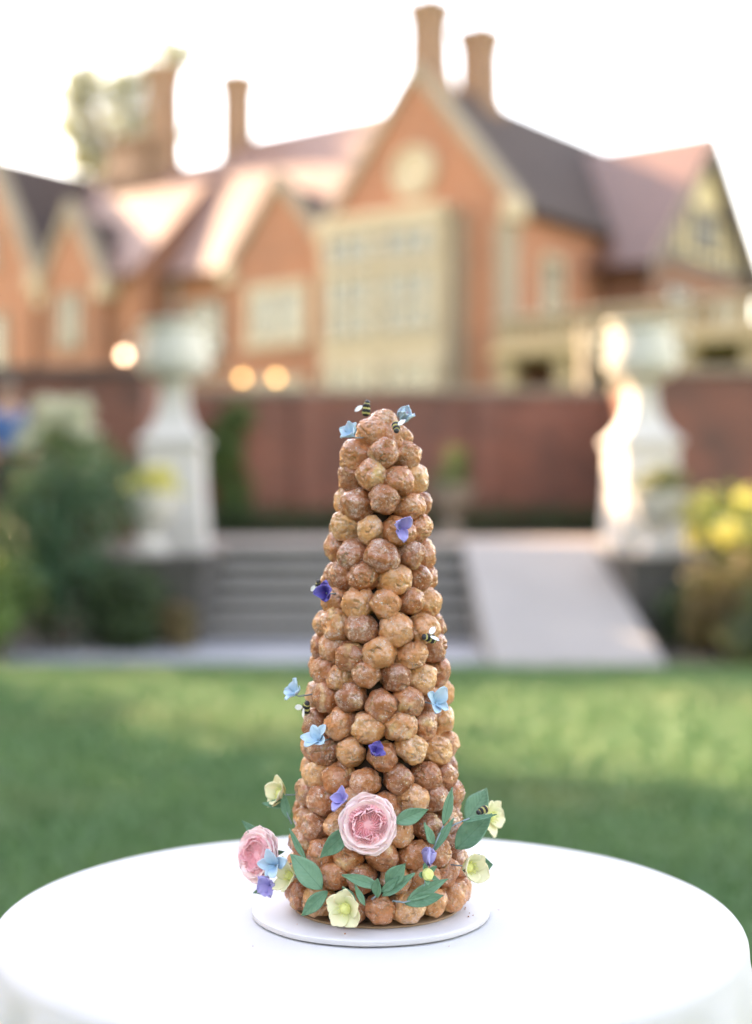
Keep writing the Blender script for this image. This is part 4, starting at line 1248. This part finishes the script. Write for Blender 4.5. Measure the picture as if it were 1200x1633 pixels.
# roses
def rose(label, pos, nrm, R, roll, seed):
    p, e = facing(pos, nrm, roll)
    t = thing('sugar_rose', label, 'rose', p, e, 'pink sugar garden roses')
    rr = random.Random(seed)
    for ring, (nn_, r0, op, sc) in enumerate(((6, .20, 4, .86), (5, .20, 10, .80), (5, .20, 20, .70))):
        for k in range(nn_):
            a = 2 * PI * (k + ring * .5) / nn_ + rr.uniform(-.12, .12)
            pm = petal_mesh('petal', R * sc * rr.uniform(.94, 1.05), R * 1.32, M['pink_out'], 'round', .22, .16, .05, seed * 40 + ring * 9 + k, .0007, 14, 12)
            link('petal', pm, t, m=Matrix.Rotation(a, 4, 'Z') @ Matrix.Translation((0, R * r0, -R * .14 + ring * R * .05)) @ Matrix.Rotation(R_(op), 4, 'X'))
    lathe('receptacle', [(R * .15, -R * .3), (R * .5, -R * .2), (R * .62, 0), (R * .45, R * .14), (R * .1, R * .18)], M['pink_in'], t, 24)
    # quartered heart: nested folds of thin petals looping round a few off centre lobes
    lobes = [(2 * PI * q / 5 + rr.uniform(-.28, .28), rr.uniform(.36, .50), rr.uniform(.9, 1.7)) for q in range(5)]
    NA, NRd = 200, 46
    V = []; F = []
    for j in range(NRd + 1):
        ro = .76 * j / NRd
        for i in range(NA):
            th = 2 * PI * i / NA
            px, py = ro * math.cos(th), ro * math.sin(th)
            w1 = noise.noise(Vector((px * 3.1, py * 3.1, seed * 5.3))); w2 = noise.noise(Vector((px * 6, py * 6, seed * 9.1 + 3)))
            best = 9
            for a0, rl, sw in lobes:
                al = (th - a0 - sw * ro + .25 * w1 + PI) % (2 * PI) - PI
                d = math.hypot(al * max(ro, .06), max(0, ro - rl) * .9)
                best = min(best, d)
            rid = 1 - abs(math.sin(PI * best / .092 + w2 * .9))
            env = min(1, max(0, (.78 - ro) / .16)) * min(1, .35 + ro * 2.2)
            zz = R * (.06 + .13 * math.sin(min(1, ro / .5) * PI / 2) * min(1, (.80 - ro) / .22) + env * (.17 * rid ** .75 + .05 * w1))
            V.append((R * px * (1 + .02 * w2), R * py * (1 + .02 * w1), zz))
    for j in range(NRd):
        for i in range(NA):
            F.append((j * NA + i, (j + 1) * NA + i, (j + 1) * NA + (i + 1) % NA, j * NA + (i + 1) % NA))
    link('folded_heart', mesh('folded_heart', V, F, M['pink_in'], True), t)
    for k in range(7):
        a = k * 2.4 + rr.uniform(-.3, .3)
        pm = petal_mesh('inner_petal', R * rr.uniform(.34, .46), R * rr.uniform(.5, .75), M['pink_in'], 'round', .5, .3, .12, seed * 77 + k, .0006, 12, 9)
        link('inner_petal', pm, t, m=Matrix.Rotation(a, 4, 'Z') @ Matrix.Translation((0, R * rr.uniform(.36, .46), R * .04)) @ Matrix.Rotation(R_(rr.uniform(52, 72)), 4, 'X') @ Matrix.Rotation(rr.uniform(-.5, .5), 4, 'Y'))
    for k in range(5):
        link('sepal', petal_mesh('sepal', R * .7, R * .22, M['sleaf'], 'leaf', .3, -.1, .1, 900 + k, .0007, 6, 8), t, m=Matrix.Rotation(k * 1.2566, 4, 'Z') @ Matrix.Translation((0, R * .1, -R * .34)))


rose('large pale pink rose facing out on the front of the tower', cp(-5.6, .8806, .013), (-.03, -1, .22), .0335, 15, 1)
rose('pale pink rose facing left at the far lower left of the tower', cp(-77, .8275, .036), (-.62, -.72, .18), .0330, 70, 2)


# bees
def bee(label, pos, heading, up, wings=(1, 1), s=.84):
    """heading: where the head points; up: its back"""
    y_ = Vector(heading).normalized(); z_ = Vector(up) - y_ * Vector(up).dot(y_); z_.normalize(); x_ = y_.cross(z_)
    m_ = Matrix((x_, y_, z_)).transposed().to_4x4(); m_.translation = pos
    t = thing('sugar_bee', label, 'bee', group='little sugar bees on the tower')
    t.location = pos; t.rotation_euler = m_.to_euler()
    def ell(name, c, r, mat):
        bm = bmesh.new(); bmesh.ops.create_uvsphere(bm, u_segments=20, v_segments=14, radius=1)
        for v in bm.verts:
            k = 1 + .05 * noise.noise(v.co * 4)
            v.co = Vector((c[0] + v.co.x * r[0] * k, c[1] + v.co.y * r[1] * k, c[2] + v.co.z * r[2] * k)) * s
        link(name, bm_mesh(name, bm, M[mat], True), t)
    ell('abdomen', (0, -.0035, 0), (.0057, .0070, .0054), 'bee')
    ell('thorax', (0, .0030, .0004), (.0050, .0044, .0048), 'bee')
    ell('head', (0, .0072, 0), (.0037, .0032, .0034), 'bee_black')
    for k in (-1, 1):
        if not wings[(k + 1) // 2]: continue
        link('wing', petal_mesh('wing', .0125 * s, .0070 * s, M['wing'], 'round', .15, .1, .04, k + 5, .0004, 8, 8), t,
             m=Matrix.Translation((k * .0018 * s, 0.002 * s, .0052 * s)) @ Matrix.Rotation(k * R_(128) * -1, 4, 'Z') @ Matrix.Rotation(R_(14), 4, 'X'))
        link('antenna', tube_mesh('antenna', [(k * .001 * s, .009 * s, .001 * s), (k * .002 * s, .012 * s, .002 * s)], .00025, M['bee_black'], 5), t)


bee('upright striped bee perched at the very top left of the tower', Vector((-.0112, 1.728, 1.3525)), (.12, 0, 1), (-.75, -.6, .1), wings=(1, 0), s=.95)
bee('striped bee facing down between the top doughnut and the blue blossom', Vector((.0235, 1.700, 1.3285)), (.05, -.75, -.7), (.1, -.7, .7), wings=(1, 0), s=.90)
bee('striped bee peeking out behind the deep indigo blossom', cp(-70, 1.142, .006), (-.2, -.3, .9), (-.8, -.5, .1))
bee('striped bee with white wings on the right side at mid height', cp(41.7, 1.0845, .007), (-.85, -.5, .25), (.1, -.7, .75), s=.98)
bee('dark bee on the left edge below the protruding blue blossom', cp(-64.6, 1.001, .007), (.15, -.5, .85), (-.8, -.6, 0), s=.95)
bee('small bee resting on the leaves at the lower right', cp(66, .884, .032), (-.75, -.55, -.25), (0, -.5, .85), wings=(0, 0), s=.85)
